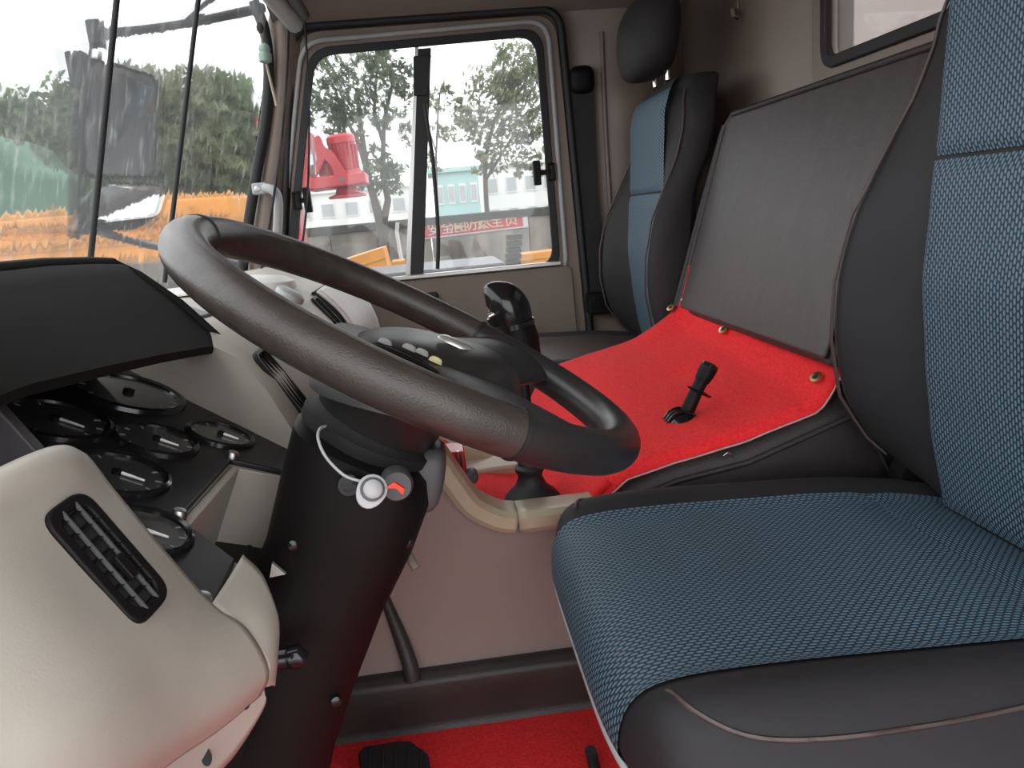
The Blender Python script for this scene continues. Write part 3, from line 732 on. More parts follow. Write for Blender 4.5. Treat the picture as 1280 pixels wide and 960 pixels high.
# spokes: broad webs sweeping from the pad to the rim
for s in (-1, 1):
    rg = []
    for t in [i / 10 for i in range(11)]:
        a = s * math.radians(46 + 6 * t)
        r = 0.040 + (WR - 0.038) * t
        w = 0.064 - 0.022 * math.sin(t * PI * 0.62) + 0.012 * t
        c = (r * math.cos(a) + 0.0, r * math.sin(a)); tx = (-math.sin(a), math.cos(a))
        h = -0.020 + 0.022 * t; th = 0.019 - 0.006 * t
        ring = []
        for k in range(16):
            q = 2 * PI * k / 16
            ring.append(WP(c[0] + tx[0] * w * math.cos(q), c[1] + tx[1] * w * math.cos(q), h + th * math.sin(q) * (1 if math.sin(q) > 0 else 0.8)))
        rg.append(ring)
    loft('spoke', rg, 'hub_plastic', sw, sub=1)
# horn pad: flattened superellipse dome
def dome(name, ca, cb, ra, rb, h0, h1, m, parent, e=2.6, n=40, k=8, tilt=0.0):
    rg = []
    for j in range(k + 1):
        t = j / k * PI / 2; s = math.cos(t) ** 0.55 if j < k else 0.02; h = h0 + (h1 - h0) * math.sin(t)
        rg.append([WP(ca + ra * s * math.copysign(abs(math.cos(x)) ** (2 / e), math.cos(x)), cb + rb * s * math.copysign(abs(math.sin(x)) ** (2 / e), math.sin(x)), h + tilt * ra * s * math.cos(x)) for x in [2 * PI * i / n for i in range(n)]])
    return loft(name, rg, m, parent)
pad = dome('horn_pad', 0.022, 0.0, 0.092, 0.086, -0.050, 0.0085, 'hub_plastic', sw, tilt=0.24, k=10)
def atb(px, py, b):
    """height above the wheel plane at which the pixel ray crosses the section b = const"""
    lo_, hi_ = -0.08, 0.08
    for _ in range(40):
        mid = (lo_ + hi_) / 2
        if wpix(px, py, mid)[1] > b: lo_ = mid
        else: hi_ = mid
    a, bb = wpix(px, py, mid); return Vector((a, bb, mid))
st = crom([atb(446, 434, -0.066), atb(475, 432, -0.074), atb(520, 450, -0.082), atb(566, 482, -0.088), atb(584, 500, -0.092)], 6)
tube('switch_strip', [WP(p.x, p.y - 0.006, p.z - 0.013) for p in st], [0.010] * 3 + [0.015] * 18 + [0.010] * 4, 'black_plastic', pad, n=14)
tube('strip_lip', [WP(p.x, p.y, p.z) for p in st], 0.0022, 'black_plastic', pad, n=8)
def sit(name, px, py, b, ra, rb, m, n=14):
    p = atb(px, py, b); return dome(name, p.x, p.y, ra, rb, p.z - 0.004, p.z + 0.001, m, pad, n=n, k=3)
for px, py in ((476, 437), (494, 445)): sit('switch_icon', px, py, -0.092, 0.0050, 0.004, 'icon')
for px, py, mm in ((482, 424, 'icon_grey'), (512, 431, 'icon_grey'), (528, 437, 'icon_grey'), (545, 447, 'icon')): sit('marking', px, py, -0.066, 0.006, 0.0016, mm)
sit('oval_badge', 572, 426, -0.012, 0.018, 0.010, 'alu', 24)

# ================================================================== STEERING COLUMN
col = thing('steering_column', 'tall black steering column shroud rising from the floor under the wheel', 'steering column', (-0.28, 0.70, ZF))
ax0 = WP(0.0, 0, -0.066)
# sections: centre, half-size along x', half-size along y
secs = [(Vector((x, 0.70, z)), r, r * 1.02) for x, z, r in ((-0.080, -0.194, 0.055), (-0.083, -0.200, 0.066), (-0.093, -0.235, 0.069), (-0.114, -0.285, 0.067), (-0.148, -0.345, 0.066), (-0.184, -0.42, 0.066), (-0.216, -0.49, 0.068), (-0.255, -0.60, 0.073), (-0.285, ZF + 0.002, 0.08))]
rg = []
for i, (c, ra, rb) in enumerate(secs):
    T = WT if i < 2 else 0.40 - 0.05 * i if i < 7 else 0.0
    u = Vector((math.cos(T), 0, -math.sin(T)))
    rg.append([c + u * ra * math.copysign(abs(math.cos(x)) ** 0.72, math.cos(x)) + Vector((0, rb * math.copysign(abs(math.sin(x)) ** 0.72, math.sin(x)), 0)) for x in [2 * PI * k / 32 for k in range(32)]])
loft('shroud', rg, 'black_plastic', col)
lathe('collar', WP(-0.002, 0, -0.102), wn_, [(0.058, -0.012), (0.064, 0.0), (0.064, 0.008), (0.057, 0.012), (0.054, 0.020)], 'black_matte', col, n=36)
# shroud seam and screws
for px, py, y in ((366, 682, 0.636), (510, 678, 0.655), (420, 877, 0.638)):
    p = PY(px, py, y)
    g = lathe('screw', p, (0.25, -1, 0.1), [(0.0048, -0.014), (0.0048, 0.001), (0.003, 0.002)], 'black_gloss', col, n=14)
lathe('switch_hole', PY(436, 606, 0.619), (0.15, -1, 0.1), [(0.009, -0.01), (0.009, 0.002), (0.006, 0.002), (0.006, -0.004)], 'black_gloss', col, n=16)
prism('shroud_flange', [PY(338, 700, 0.645), PY(368, 640, 0.645), PY(395, 610, 0.645), PY(398, 720, 0.645), PY(352, 770, 0.645)], (0, 0.03, 0), 'black_plastic', col, bevel=0.004)
prism('bracket_tab', [PY(340, 704, 0.628), PY(357, 718, 0.628), PY(337, 722, 0.628)], (0, 0.004, 0), 'alu', col, bevel=0)
# stalk housing on the rear right of the column
rg = []
cst = PY(526, 598, 0.70)
for t, s in ((-0.03, 0.6), (-0.024, 0.9), (0, 1.0), (0.024, 0.92), (0.034, 0.7)):
    rg.append([cst + Vector((0.0235 * s * math.copysign(abs(math.cos(x)) ** 0.5, math.cos(x)) + t * 0.25, 0.03 * s * math.copysign(abs(math.sin(x)) ** 0.5, math.sin(x)), t)) for x in [2 * PI * k / 20 for k in range(20)]])
loft('stalk_housing', rg[::-1], 'dark_grey', col, sub=1)
tube('lower_lever', [PY(508, 690, 0.72), PY(514, 700, 0.71), PY(520, 711, 0.705)], 0.005, 'door_brown', col, n=8)
# ignition: barrel, white teardrop plate, button, red ring
ic = PY(465, 612, 0.60); iax = (ray(465, 612) * -1).normalized() + Vector((0.10, 0, 0.05))
ign = lathe('ignition_barrel', ic - iax * 0.05, iax, [(0.0105, 0), (0.011, 0.05)], 'black_plastic', col, n=24)
R_ = frame(iax, (0, 0, 1))
tear = []
for i in range(28):
    q = 2 * PI * i / 28; r = 0.0122 * (1 + 0.32 * max(0, math.cos(q - 2.5)) ** 3)
    tear.append(ic + R_ @ Vector((r * math.cos(q), r * math.sin(q), 0)))
prism('teardrop_plate', tear, iax.normalized() * 0.004, 'white', ign, bevel=0.001)
lathe('button_ring', ic + iax * 0.004, iax, [(0.0098, 0), (0.0098, 0.002), (0.0078, 0.0025)], 'dark_grey', ign, n=24)
lathe('button', ic + iax * 0.0055, iax, [(0.0076, -0.002), (0.0076, 0.003), (0.006, 0.0045), (0.001, 0.005)], 'white', ign, n=24)
kc = PY(489, 616, 0.625)
kb = lathe('key_barrel', kc - Vector((0.002, -0.05, 0)), Vector((0.15, -1, 0.1)), [(0.0145, 0), (0.0145, 0.045), (0.012, 0.051)], 'dark_grey', col, n=24)
prism('red_mark', [PY(482, 611, 0.569), PY(493, 603, 0.569), PY(506, 611, 0.571), PY(504, 620, 0.571), PY(495, 611, 0.569)], (0, 0.004, 0), 'red_plastic', kb, bevel=0.0005)
# white cable round the collar
tag(tube('white_cable', [PY(412, 532, 0.66), PY(400, 536, 0.64), PY(398, 550, 0.622), PY(408, 572, 0.612), (PY(430, 594, 0.605)), PY(452, 602, 0.603), PY(462, 606, 0.604)], 0.0013, 'white', smoothn=6, n=8),
    'thin white cable looped round the top of the steering column', 'cable')
# height-adjust lever low on the near side
lv = thing('column_lock_lever', 'short glossy black lever with flared tip beside the lower steering column', 'lever', PY(330, 826, 0.60))
tube('lever_arm', [PY(305, 832, 0.60), PY(335, 826, 0.60), PY(362, 822, 0.60)], 0.0085, 'black_gloss', lv, n=14)
tube('lever_tip', [PY(360, 822, 0.60), PY(370, 820, 0.60), PY(380, 826, 0.60)], [0.009, 0.011, 0.007], 'black_gloss', lv, n=14)
tube('lever_pivot', [PY(305, 832, 0.60), PY(330, 846, 0.66), PY(345, 850, 0.70)], 0.012, 'black_matte', lv, n=12)

# ================================================================== DASHBOARD
dash = thing('dashboard', 'pale beige truck dashboard with black instrument binnacle under the windscreen', 'dashboard', (-0.35, 1.1, -0.45))
# --- main body, centre to passenger side
pf = [(-0.575, -0.12), (-0.50, -0.095), (-0.40, -0.085), (-0.30, -0.088), (-0.25, -0.098), (-0.212, -0.118), (-0.182, -0.155), (-0.160, -0.20), (-0.150, -0.25), (-0.155, -0.33), (-0.185, -0.40), (-0.28, -0.44), (-0.45, -0.45), (-0.575, -0.45)]
def ysn(x): return interp([(-0.60, 1.05), (-0.37, 0.93), (-0.24, 0.835), (-0.15, 0.80)], x)
def yen(x): return interp([(-0.60, 2.17), (-0.40, 2.16), (-0.25, 1.93), (-0.15, 1.86)], x)
rg = []
for f in (0.0, 0.02, 0.5, 0.98, 1.0):
    r = []
    for x, z in pf:
        ya = ysn(x); y = ya + (yen(x) - ya) * f
        sh = 0.0 if f in (0.02, 0.5, 0.98) else 0.006
        r.append(Vector((x - sh, y, z - (sh if z > -0.4 else 0))))
    rg.append(r)
loft('body', rg, 'beige', dash, auto=38)
# slim air outlet in the centre of the dash
def quadframe(c4):
    o = sum(c4, Vector()) / 4; ex = ((c4[1] - c4[0]) + (c4[2] - c4[3])) / 2; ey = ((c4[3] - c4[0]) + (c4[2] - c4[1])) / 2
    n = ex.cross(ey).normalized()
    if n.dot(o) > 0: n = -n
    return o, ex, ey, n
def bodypt(t, y, off=0.0):
    """point on the rear face of the dash: t = index in the profile"""
    i = int(t); f = t - i; a = pf[i]; b = pf[i + 1]
    x = a[0] + (b[0] - a[0]) * f; z = a[1] + (b[1] - a[1]) * f
    d = Vector((b[0] - a[0], 0, b[1] - a[1])).normalized(); n = Vector((-d.z, 0, d.x))
    return Vector((x, y, z)) + n * off
def slot(name, t0, t1, ya, yb, r, parent, bars, m='black_plastic'):
    c = [bodypt(t0, ya, 0.001), bodypt(t0, yb, 0.001), bodypt(t1, yb, 0.001), bodypt(t1, ya, 0.001)]
    o, ex, ey, n = quadframe(c)
    if n.x < 0: n = -n
    b = ringplate(name, rquad(offs(c, -0.005), r * 0.7), rquad(c, r), n * 0.005, m, parent, bevel=0.001)
    prism('vent_recess', [p - n * 0.001 for p in rquad(offs(c, -0.003), r * 0.7)], n * 0.0015, 'black_matte', b, bevel=0)
    for i in range(bars):
        f = (i + 1) / (bars + 1) - 0.5
        p0 = o + ex.normalized() * (ex.length * f) - ey * 0.42; p1 = o + ex.normalized() * (ex.length * f) + ey * 0.42
        tube('louvre', [p0 + n * 0.003, p1 + n * 0.003], 0.0016, m, b, n=6)
    return b
slot('centre_vent', 5.22, 7.1, 0.833, 0.885, 0.014, dash, 3)
box('switch_blank', PY(398, 545, 0.84), (0.012, 0.03, 0.02), 'black_plastic', dash)
# --- passenger side furniture: glove flap, defrost slot, knob, clip
gl = [bodypt(4.6, 1.62, 0.001), bodypt(4.6, 2.12, 0.001), bodypt(7.8, 2.12, 0.001), bodypt(7.8, 1.62, 0.001)]
glv = patch('glove_flap', [[bodypt(t, y, 0.006) for y in (1.40, 1.5, 1.65, 1.80)] for t in (4.9, 5.4, 6.0, 6.8, 7.6, 8.4)], 'white_plastic', dash, n=4, solid=0.006, soff=-1)
prism('flap_latch', rquad([PY(414, 367, 1.50), PY(417, 365, 1.50), PY(428, 379, 1.50), PY(425, 381, 1.50)], 0.002, 3), (0, 0.03, 0), 'black_plastic', glv, bevel=0)
tube('flap_gap', [bodypt(t, 1.392, 0.003) for t in (4.86, 5.4, 6.0, 6.8, 7.6, 8.3)], 0.003, 'black_matte', dash, n=6)
tube('flap_gap', [bodypt(4.82, y, 0.003) for y in (1.392, 1.6, 1.80)], 0.003, 'black_matte', dash, n=6)
slot('passenger_vent', 4.95, 6.35, 1.325, 1.372, 0.006, dash, 2)
kn = PZ(352, 378, -0.083)
lathe('dash_grommet', Vector((-0.30, 1.36, -0.090)), (0.1, 0, 1), [(0.062, 0), (0.058, 0.012), (0.046, 0.018), (0.02, 0.020)], 'white_plastic', dash, n=28)
lathe('dash_knob', bodypt(4.35, 1.262, -0.004), (0.55, 0, 0.83), [(0.024, 0), (0.023, 0.014), (0.018, 0.018), (0.004, 0.019)], 'grey_paint', dash, n=24)
box('dash_clip', bodypt(5.7, 1.225, 0.004), (0.035, 0.02, 0.008), 'brass', dash, R=Matrix.Rotation(0.7, 3, 'Y'), bevel=0.002)
# dark top strip beside the binnacle and a shallow top tray
prism('top_pad', [Vector((-0.56, 1.06, -0.090)), Vector((-0.42, 0.96, -0.084)), Vector((-0.285, 0.89, -0.093)), Vector((-0.275, 0.97, -0.095)), Vector((-0.40, 1.16, -0.080)), Vector((-0.56, 1.16, -0.084))], (0, 0, 0.006), 'dark_grey', dash, bevel=0.002)
prism('top_tray', [Vector((-0.52, 1.22, -0.088)), Vector((-0.34, 1.22, -0.082)), Vector((-0.34, 1.42, -0.082)), Vector((-0.52, 1.42, -0.088))], (0, 0, 0.005), 'white_plastic', dash, bevel=0.002)
# --- substrate behind the gauges
KD = 0.935
def PK(px, py, y): return PY(px, py, y * KD)
GP = PY(195, 552, 0.72); GT = math.radians(25); gn = Vector((math.sin(GT), 0, math.cos(GT))); gu = Vector((math.cos(GT), 0, -math.sin(GT)))
def G(x, y, h=0.0):
    """point on the gauge plane at world x, y, lifted by h"""
    x *= KD; y *= KD; z = GP.z - (x - GP.x) * math.tan(GT); return Vector((x, y, z)) + gn * h
def GX(px, py, h=0.0):
    return PP(px, py, GP + gn * h, gn)
sub_ = [G(-0.53, 0.42, -0.006), G(-0.53, 1.04, -0.006), G(-0.39, 0.995, -0.006), G(-0.172, 0.872, -0.006), G(-0.168, 0.80, -0.006), G(-0.226, 0.784, -0.006), G(-0.230, 0.622, -0.006), G(-0.165, 0.575, -0.006), G(-0.160, 0.48, -0.006), G(-0.22, 0.42, -0.006)]
prism('gauge_carrier', sub_, -gn * 0.035, 'beige', dash, bevel=0.004)
pl_ = [G(-0.52, 0.44), G(-0.52, 1.03), G(-0.392, 0.992), G(-0.180, 0.872), G(-0.173, 0.797), G(-0.227, 0.783), G(-0.230, 0.624), G(-0.178, 0.580), G(-0.176, 0.497), G(-0.24, 0.44)]
gp = prism('gauge_panel', pl_, -gn * 0.006, 'panel_black', dash, bevel=0.002)
for px, py in ((290, 571), (223, 645), (369, 556), (252, 752)):
    p = GX(px, py)
    lathe('panel_screw', p, gn, [(0.0062, -0.002), (0.0062, 0.003), (0.0045, 0.0055), (0.001, 0.006)], 'steel', gp, n=14)
def gauge(px, py, r, m, ang, needle=True):
    c = GX(px, py); r *= KD
    b = lathe('gauge_bezel', c, gn, [(r * 0.86, 0.0005), (r * 0.88, 0.004), (r * 0.95, 0.0055), (r * 1.02, 0.004), (r * 1.05, -0.001)], 'black_gloss', gp, n=40)
    lathe('dial', c, gn, [(r * 0.90, 0.0), (r * 0.89, 0.0014), (0.001, 0.0016)], m, b, n=36)
    if needle:
        d = gu * math.cos(ang) + Vector((0, 1, 0)) * math.sin(ang)
        tube('needle', [c + gn * 0.0034 - d * r * 0.05, c + gn * 0.0034 + d * r * 0.55], [0.0018, 0.0010], 'needle', b, n=6)
    lathe('needle_cap', c, gn, [(r * 0.10, 0.001), (r * 0.10, 0.005), (r * 0.05, 0.006)], 'black_plastic', b, n=14)
    for k in range(9):
        q = math.radians(135 + 270 / 8 * k); d = gu * math.cos(q) + Vector((0, 1, 0)) * math.sin(q)
        tube('tick', [c + gn * 0.0019 + d * r * 0.72, c + gn * 0.0019 + d * r * 0.84], 0.0006, 'icon_grey', b, n=4)
gauge(160, 492, 0.060, 'dial', 1.2, False)
gauge(68, 526, 0.050, 'dial', -0.1)
gauge(195, 552, 0.040, 'dial', -0.1)
gauge(275, 545, 0.036, 'dial', -0.1)
gauge(145, 594, 0.044, 'dial', -0.1)
gauge(176, 666, 0.038, 'dial', -0.1)
# --- cubby in the notch of the panel
nb = [G(-0.226, 0.784), G(-0.230, 0.622)]
dn = -gn
def wall(name, a, b, depth, th, m, parent): 
    # thin wall under the edge a-b, thickness towards th vector
    return prism(name, [a, b, b + th, a + th], dn * depth, m, parent, bevel=0.002)
cb = wall('cubby_back', G(-0.230, 0.620, -0.006), G(-0.226, 0.786, -0.006), 0.085, gu * 0.008, 'beige', dash)
prism('cubby_side', [G(-0.226, 0.780, -0.007), G(-0.172, 0.800, -0.007), G(-0.165, 0.812, -0.007), G(-0.226, 0.79, -0.007)], dn * 0.085, 'beige', dash, bevel=0.002)
prism('cubby_side', [G(-0.232, 0.630, -0.007), G(-0.178, 0.592, -0.007), G(-0.165, 0.580, -0.007), G(-0.172, 0.568, -0.007), G(-0.235, 0.612, -0.007)], dn * 0.075, 'beige', dash, bevel=0.004)
prism('cubby_floor', [G(-0.225, 0.625, -0.085), G(-0.225, 0.785, -0.085), G(-0.155, 0.80, -0.085), G(-0.155, 0.58, -0.085)], dn * 0.004, 'black_matte', dash, bevel=0)
prism('lower_cowl', [Vector((-0.21, 0.56, -0.30)), Vector((-0.21, 0.90, -0.30)), Vector((-0.55, 1.0, -0.33)), Vector((-0.55, 0.44, -0.33))], (0.0, 0, -0.14), 'black_matte', dash, bevel=0.004)
# --- binnacle hood: arched cowl over the gauges
hd = [  # y, ridge x, ridge z, lip x, lip z
    (0.34, -0.345, -0.045, -0.315, -0.100), (0.44, -0.352, -0.022, -0.300, -0.088), (0.56, -0.357, -0.013, -0.286, -0.088), (0.68, -0.360, -0.010, -0.280, -0.098), (0.80, -0.362, -0.011, -0.278, -0.110), (0.90, -0.362, -0.015, -0.272, -0.121), (0.96, -0.360, -0.019, -0.262, -0.128)]
rg = []
hd = [tuple(v * 0.9 for v in q) for q in hd]
for y, rx, rz, lx, lz in hd:
    rg.append([Vector((rx - 0.18, y, rz - 0.085)), Vector((rx - 0.09, y, rz - 0.016)), Vector((rx - 0.022, y, rz + 0.001)), Vector((rx, y, rz - 0.003)), Vector((rx + 0.012, y, rz - 0.014)), Vector((rx * 0.5 + lx * 0.5 + 0.004, y, rz * 0.5 + lz * 0.5)), Vector((lx, y, lz)), Vector((lx - 0.006, y, lz - 0.008)),
               Vector((rx * 0.5 + lx * 0.5 - 0.03, y, lz - 0.0)), Vector((rx - 0.05, y, lz - 0.01)), Vector((rx - 0.18, y, rz - 0.11))])
hood = loft('binnacle_hood', rg, 'hood_black', dash, auto=35)
tube('hood_edge', [Vector((rx - 0.012, y - 0.001, rz - 0.0005)) for y, rx, rz, lx, lz in hd], 0.006, 'hood_black', hood, n=8, flat=1.0)
y, rx, rz, lx, lz = hd[-1]
tube('hood_flank', [Vector((rx - 0.01, y, rz - 0.002)), Vector((rx + 0.012, y, rz - 0.016)), Vector(((rx + lx) / 2 + 0.004, y, (rz + lz) / 2)), Vector((lx, y, lz))], 0.005, 'hood_black', hood, n=8)
# --- near corner piece with the side vent
net = [
 [(110, 612, .60), (84, 602, .58), (10, 640, .55), (-90, 700, .50), (-240, 780, .44)],
 [(96, 575, .50), (70, 570, .47), (0, 600, .43), (-100, 660, .39), (-240, 740, .34)],
 [(140, 628, .497), (98, 625, .462), (35, 640, .425), (-60, 700, .37), (-220, 800, .32)],
 [(200, 700, .494), (160, 700, .458), (92, 712, .418), (10, 770, .362), (-180, 880, .31)],
 [(262, 768, .492), (215, 765, .455), (160, 790, .412), (60, 850, .352), (-140, 960, .30)],
 [(300, 792, .490), (258, 818, .452), (200, 850, .410), (95, 920, .345), (-110, 1040, .295)],
 [(326, 836, .488), (286, 868, .455), (225, 905, .415), (110, 985, .350), (-90, 1120, .30)],
 [(318, 862, .50), (268, 903, .47), (205, 945, .43), (95, 1030, .37), (-90, 1160, .32)]]
near = patch('corner_cowl', [[PK(*p) for p in r] for r in net], 'beige', dash, n=6, solid=0.012, soff=0)
lip = [[(258, 764, .497), (280, 735, .533), (298, 703, .576)], [(280, 784, .492), (306, 758, .520), (321, 727, .562)], [(306, 806, .490), (326, 786, .508), (336, 772, .527)], [(324, 832, .489), (331, 826, .498), (334, 822, .510)], [(322, 850, .495), (328, 852, .502), (331, 856, .512)]]
patch('corner_lip', [[PK(*p) for p in r] for r in lip], 'beige', dash, n=5, solid=0.014, soff=0)
# lower flange with fixing holes
fl_ = [[(326, 822, .505), (318, 858, .50), (262, 905, .47), (200, 948, .435), (150, 990, .41)], [(331, 850, .505), (326, 880, .505), (296, 930, .49), (268, 962, .475), (205, 1010, .44)]]
fo = patch('lower_flange', [[PK(*p) for p in r] for r in fl_], 'beige', dash, n=6, solid=0.004)
for px, py, y in ((316, 854, .496), (306, 876, .488), (258, 946, .462)):
    p = PK(px, py, y); n_ = (p * -1).normalized()
    lathe('fixing_hole', p - n_ * 0.004, n_, [(0.0040, 0), (0.0040, 0.006), (0.003, 0.006)], 'black_matte', fo, n=12, sxy=(1.4, 0.8))
vc = [PK(46, 650, .4175), PK(98, 612, .453), PK(214, 742, .447), PK(168, 792, .4095)]
vo, vex, vey, vn = quadframe(vc)      # ex: short side, ey: long side
def VP(a, b, h=0.0): return vo + vex * a + vey * b + vn * h
cq = [VP(-.5, -.5, .004), VP(.5, -.5, .004), VP(.5, .5, .004), VP(-.5, .5, .004)]
vent = ringplate('side_vent', rquad(offs(cq, -0.007), 0.008), rquad(cq, 0.012), -vn * 0.014, 'black_plastic', dash, bevel=0.002)
prism('vent_recess', [p - vn * 0.003 for p in rquad(offs(cq, -0.006), 0.008)], -vn * 0.003, 'black_matte', vent, bevel=0)
for a in (-0.14, 0.16):
    tube('vane', [VP(a, -.44, .003), VP(a, .44, .003)], 0.0014, 'dark_grey', vent, n=6)
for i in range(8):
    b = -0.40 + 0.8 * i / 7
    prism('louvre', [VP(-.38, b, -.0005), VP(.38, b, -.0005), VP(.38, b + .035, .003), VP(-.38, b + .035, .003)], vn * 0.0012, 'black_plastic', vent, bevel=0)
prism('vent_tab', [VP(-.05, .02, .003), VP(.12, .02, .003), VP(.12, .22, .003), VP(-.05, .22, .003)], vn * 0.004, 'black_plastic', vent, bevel=0.001)
# grey panel left of the gauges
prism('binnacle_cheek', [PK(-60, 440, .56), PK(0, 514, .56), PK(52, 571, .56), PK(40, 640, .56), PK(-120, 640, .56)], (0, 0.012, 0), 'panel_grey', dash, bevel=0.002)

# ================================================================== LEVERS
gl_ = thing('gear_lever', 'tall black gear lever with rounded knob and rubber boot on the red shelf mat', 'gear lever', (0.11, 1.10, -0.43))
bp_ = PY(665, 622, 1.09)
lathe('boot', bp_, (0, 0, 1), [(0.041, -0.004), (0.042, 0.002), (0.036, 0.010), (0.024, 0.020), (0.018, 0.034), (0.019, 0.040), (0.022, 0.044), (0.022, 0.049), (0.017, 0.053), (0.016, 0.075), (0.012, 0.085)], 'rubber', gl_, n=30)
k0 = PY(650, 440, 1.12); k1 = PY(643, 415, 1.12); k2 = PY(636, 390, 1.12)
tube('stick', [bp_ + Vector((0, 0, 0.07)), (bp_ + k0) / 2 + Vector((0.002, 0.0, 0.03)), k0], 0.009, 'black_plastic', gl_, n=12)
kn = tube('knob_grip', [PY(652, 450, 1.12), PY(647, 425, 1.12), PY(640, 402, 1.12)], [0.030, 0.032, 0.030], 'black_plastic', gl_, n=20)
tube('knob_collar', [PY(641, 409, 1.12), PY(639.5, 403, 1.12)], 0.0335, 'black_gloss', gl_, n=20)
rg = []
for (px, py), r in (((641, 408), .030), ((638, 397), .0325), ((634, 387), .0335), ((628, 379), .032), ((620, 374), .028), ((612, 372), .022), ((606, 373), .012)):
    rg.append((PY(px, py, 1.12), r))
tube('knob', [p for p, r in rg], [r for p, r in rg], 'black_gloss', gl_, n=26, smoothn=5)
tube('range_switch', [PY(620, 391, 1.10), PY(611, 396, 1.10)], 0.004, 'chrome', kn, n=8)
tube('red_air_hose', [PY(658, 395, 1.135), PY(661, 415, 1.135), PY(661, 445, 1.13)], 0.003, 'red_plastic', gl_, n=8)

hb = thing('handbrake_valve', 'small black handbrake lever with ring collar on the red engine cover mat', 'handbrake', (0.36, 1.12, -0.34))
hc = PY(851, 532, 1.115)
rg = []
lathe('base_cap', hc + Vector((0, 0, -0.006)), (0.05, 0, 1), [(0.034, 0), (0.033, 0.008), (0.028, 0.018), (0.018, 0.026), (0.006, 0.029)], 'black_gloss', hb, n=28, sxy=(0.8, 1))
for s in (-0.011, 0.0, 0.011):
    pts = [hc + Vector((0.026 * math.cos(q) * 1.05, s, -0.006 + 0.030 * math.sin(q) * 1.05)) for q in [PI * i / 12 for i in range(13)]]
    tube('gate_rib', pts, 0.0022, 'black_gloss', hb, n=6)
h0 = PY(858, 516, 1.115); h1 = PY(870, 490, 1.115); h2 = PY(877, 476, 1.115); h3 = PY(887, 458, 1.115)
tube('lever_stem', [h0, h1, h2], [0.011, 0.010, 0.010], 'black_plastic', hb, n=16)
lathe('ring_collar', PY(874, 490, 1.115), h3 - h0, [(0.010, -0.002), (0.019, -0.001), (0.020, 0.001), (0.010, 0.003)], 'black_plastic', hb, n=24)
tube('grip', [h2, (h2 + h3) / 2, h3], [0.0115, 0.0135, 0.0135], 'black_plastic', hb, n=18)
lathe('grip_cap', h3, h3 - h2, [(0.0135, -0.001), (0.012, 0.004), (0.006, 0.006)], 'black_gloss', hb, n=18)
# bare wire ends poking from the cover piping
tag(tube('wire_end', [PY(905, 570, 0.975), PY(911, 566, 0.972), PY(916, 571, 0.97)], 0.0015, 'chrome', n=6, smoothn=3), 'short bright wire end sticking out by the driver seat edge', 'wire')

# ================================================================== PEDALS
pd = thing('brake_pedal', 'black rubber pedal with ribbed octagonal pad above the red floor mat', 'pedal', (-0.12, 0.83, ZF))
def PD(px, py, z=-0.655): return PZ(px, py, z)
pc = [PD(452, 975), PD(447, 940), PD(455, 932), PD(498, 925), PD(512, 925), PD(536, 942), PD(538, 975)]
prism('pad', pc, (0, 0, -0.018), 'rubber', pd, bevel=0.003)
for i in range(5):
    x = 462 + 16 * i
    tube('tread_rib', [PD(x, 972, -0.654), PD(x + 1, 938, -0.654)], 0.0022, 'rubber', pd, n=6)
tube('pedal_post', [PD(495, 955) + Vector((0, 0, -0.012)), PD(495, 955) + Vector((-0.02, 0.0, -0.06))], 0.014, 'black_matte', pd, n=10)
pa = thing('accelerator_pedal', 'narrow black pedal arm rising from the red floor mat beside the driver seat', 'pedal', PZ(742, 965, ZF))
tube('arm', [PZ(738, 938, -0.67), PZ(741, 950, -0.69), PZ(752, 1000, ZF + 0.012)], 0.0075, 'rubber', pa, n=10)
tube('foot_plate', [PZ(815, 948, -0.70), PZ(806, 958, ZF + 0.014), PZ(800, 990, ZF + 0.014)], 0.009, 'rubber', pa, n=10)

# ================================================================== SMALL THINGS IN THE CAB
sb = thing('seat_belt', 'black seat belt strap on the side wall between the far door and passenger seat', 'seat belt', (0.45, YD, -0.3))
def BW(px, py, y=YD - 0.008): return PY(px, py, y)
bl = [(727, 100, 15), (730, 160, 14), (735, 240, 13), (741, 310, 13), (746, 370, 13)]
L = [BW(x - w, y) for x, y, w in bl]; Rr = [BW(x + w, y) for x, y, w in bl]
rg = [[a, b, b + Vector((0, 0.006, 0)), a + Vector((0, 0.006, 0))] for a, b in zip(L, Rr)]
loft('strap', rg, 'seat_black', sb)
c = BW(727, 100)
loft('anchor_cover', [[c + Vector((0.034 * s * math.copysign(abs(math.cos(q)) ** .6, math.cos(q)), h, 0.036 * s * math.copysign(abs(math.sin(q)) ** .6, math.sin(q)))) for q in [2 * PI * i / 20 for i in range(20)]] for h, s in ((0.006, 1), (-0.008, 1), (-0.018, 0.8), (-0.02, 0.4))], 'black_plastic', sb)
c = BW(750, 378, YD - 0.03)
box('retractor', c, (0.075, 0.05, 0.06), 'black_plastic', sb, bevel=0.006)
box('retractor_slot', c + Vector((0, -0.027, 0.004)), (0.05, 0.006, 0.03), 'black_gloss', sb, bevel=0.002)
gh = thing('grab_handle', 'pale grey grab handle screwed to the windscreen pillar', 'handle', PY(340, 320, 2.13))
tube('bar', [PY(326, 236, 2.135), PY(338, 236, 2.10), PY(346, 244, 2.095), PY(348, 262, 2.095), PY(346, 300, 2.095), PY(343, 345, 2.095), PY(338, 362, 2.13)], 0.012, 'grey_paint', gh, smoothn=5, n=12)
p = PY(325, 236, 2.125)
e = box('end_plate', p, (0.04, 0.02, 0.03), 'grey_paint', gh, bevel=0.006, seg=3)
lathe('screw', p + Vector((-0.006, -0.010, 0)), (0, -1, 0), [(0.008, -0.002), (0.008, 0.002), (0.004, 0.003)], 'steel', e, n=12)
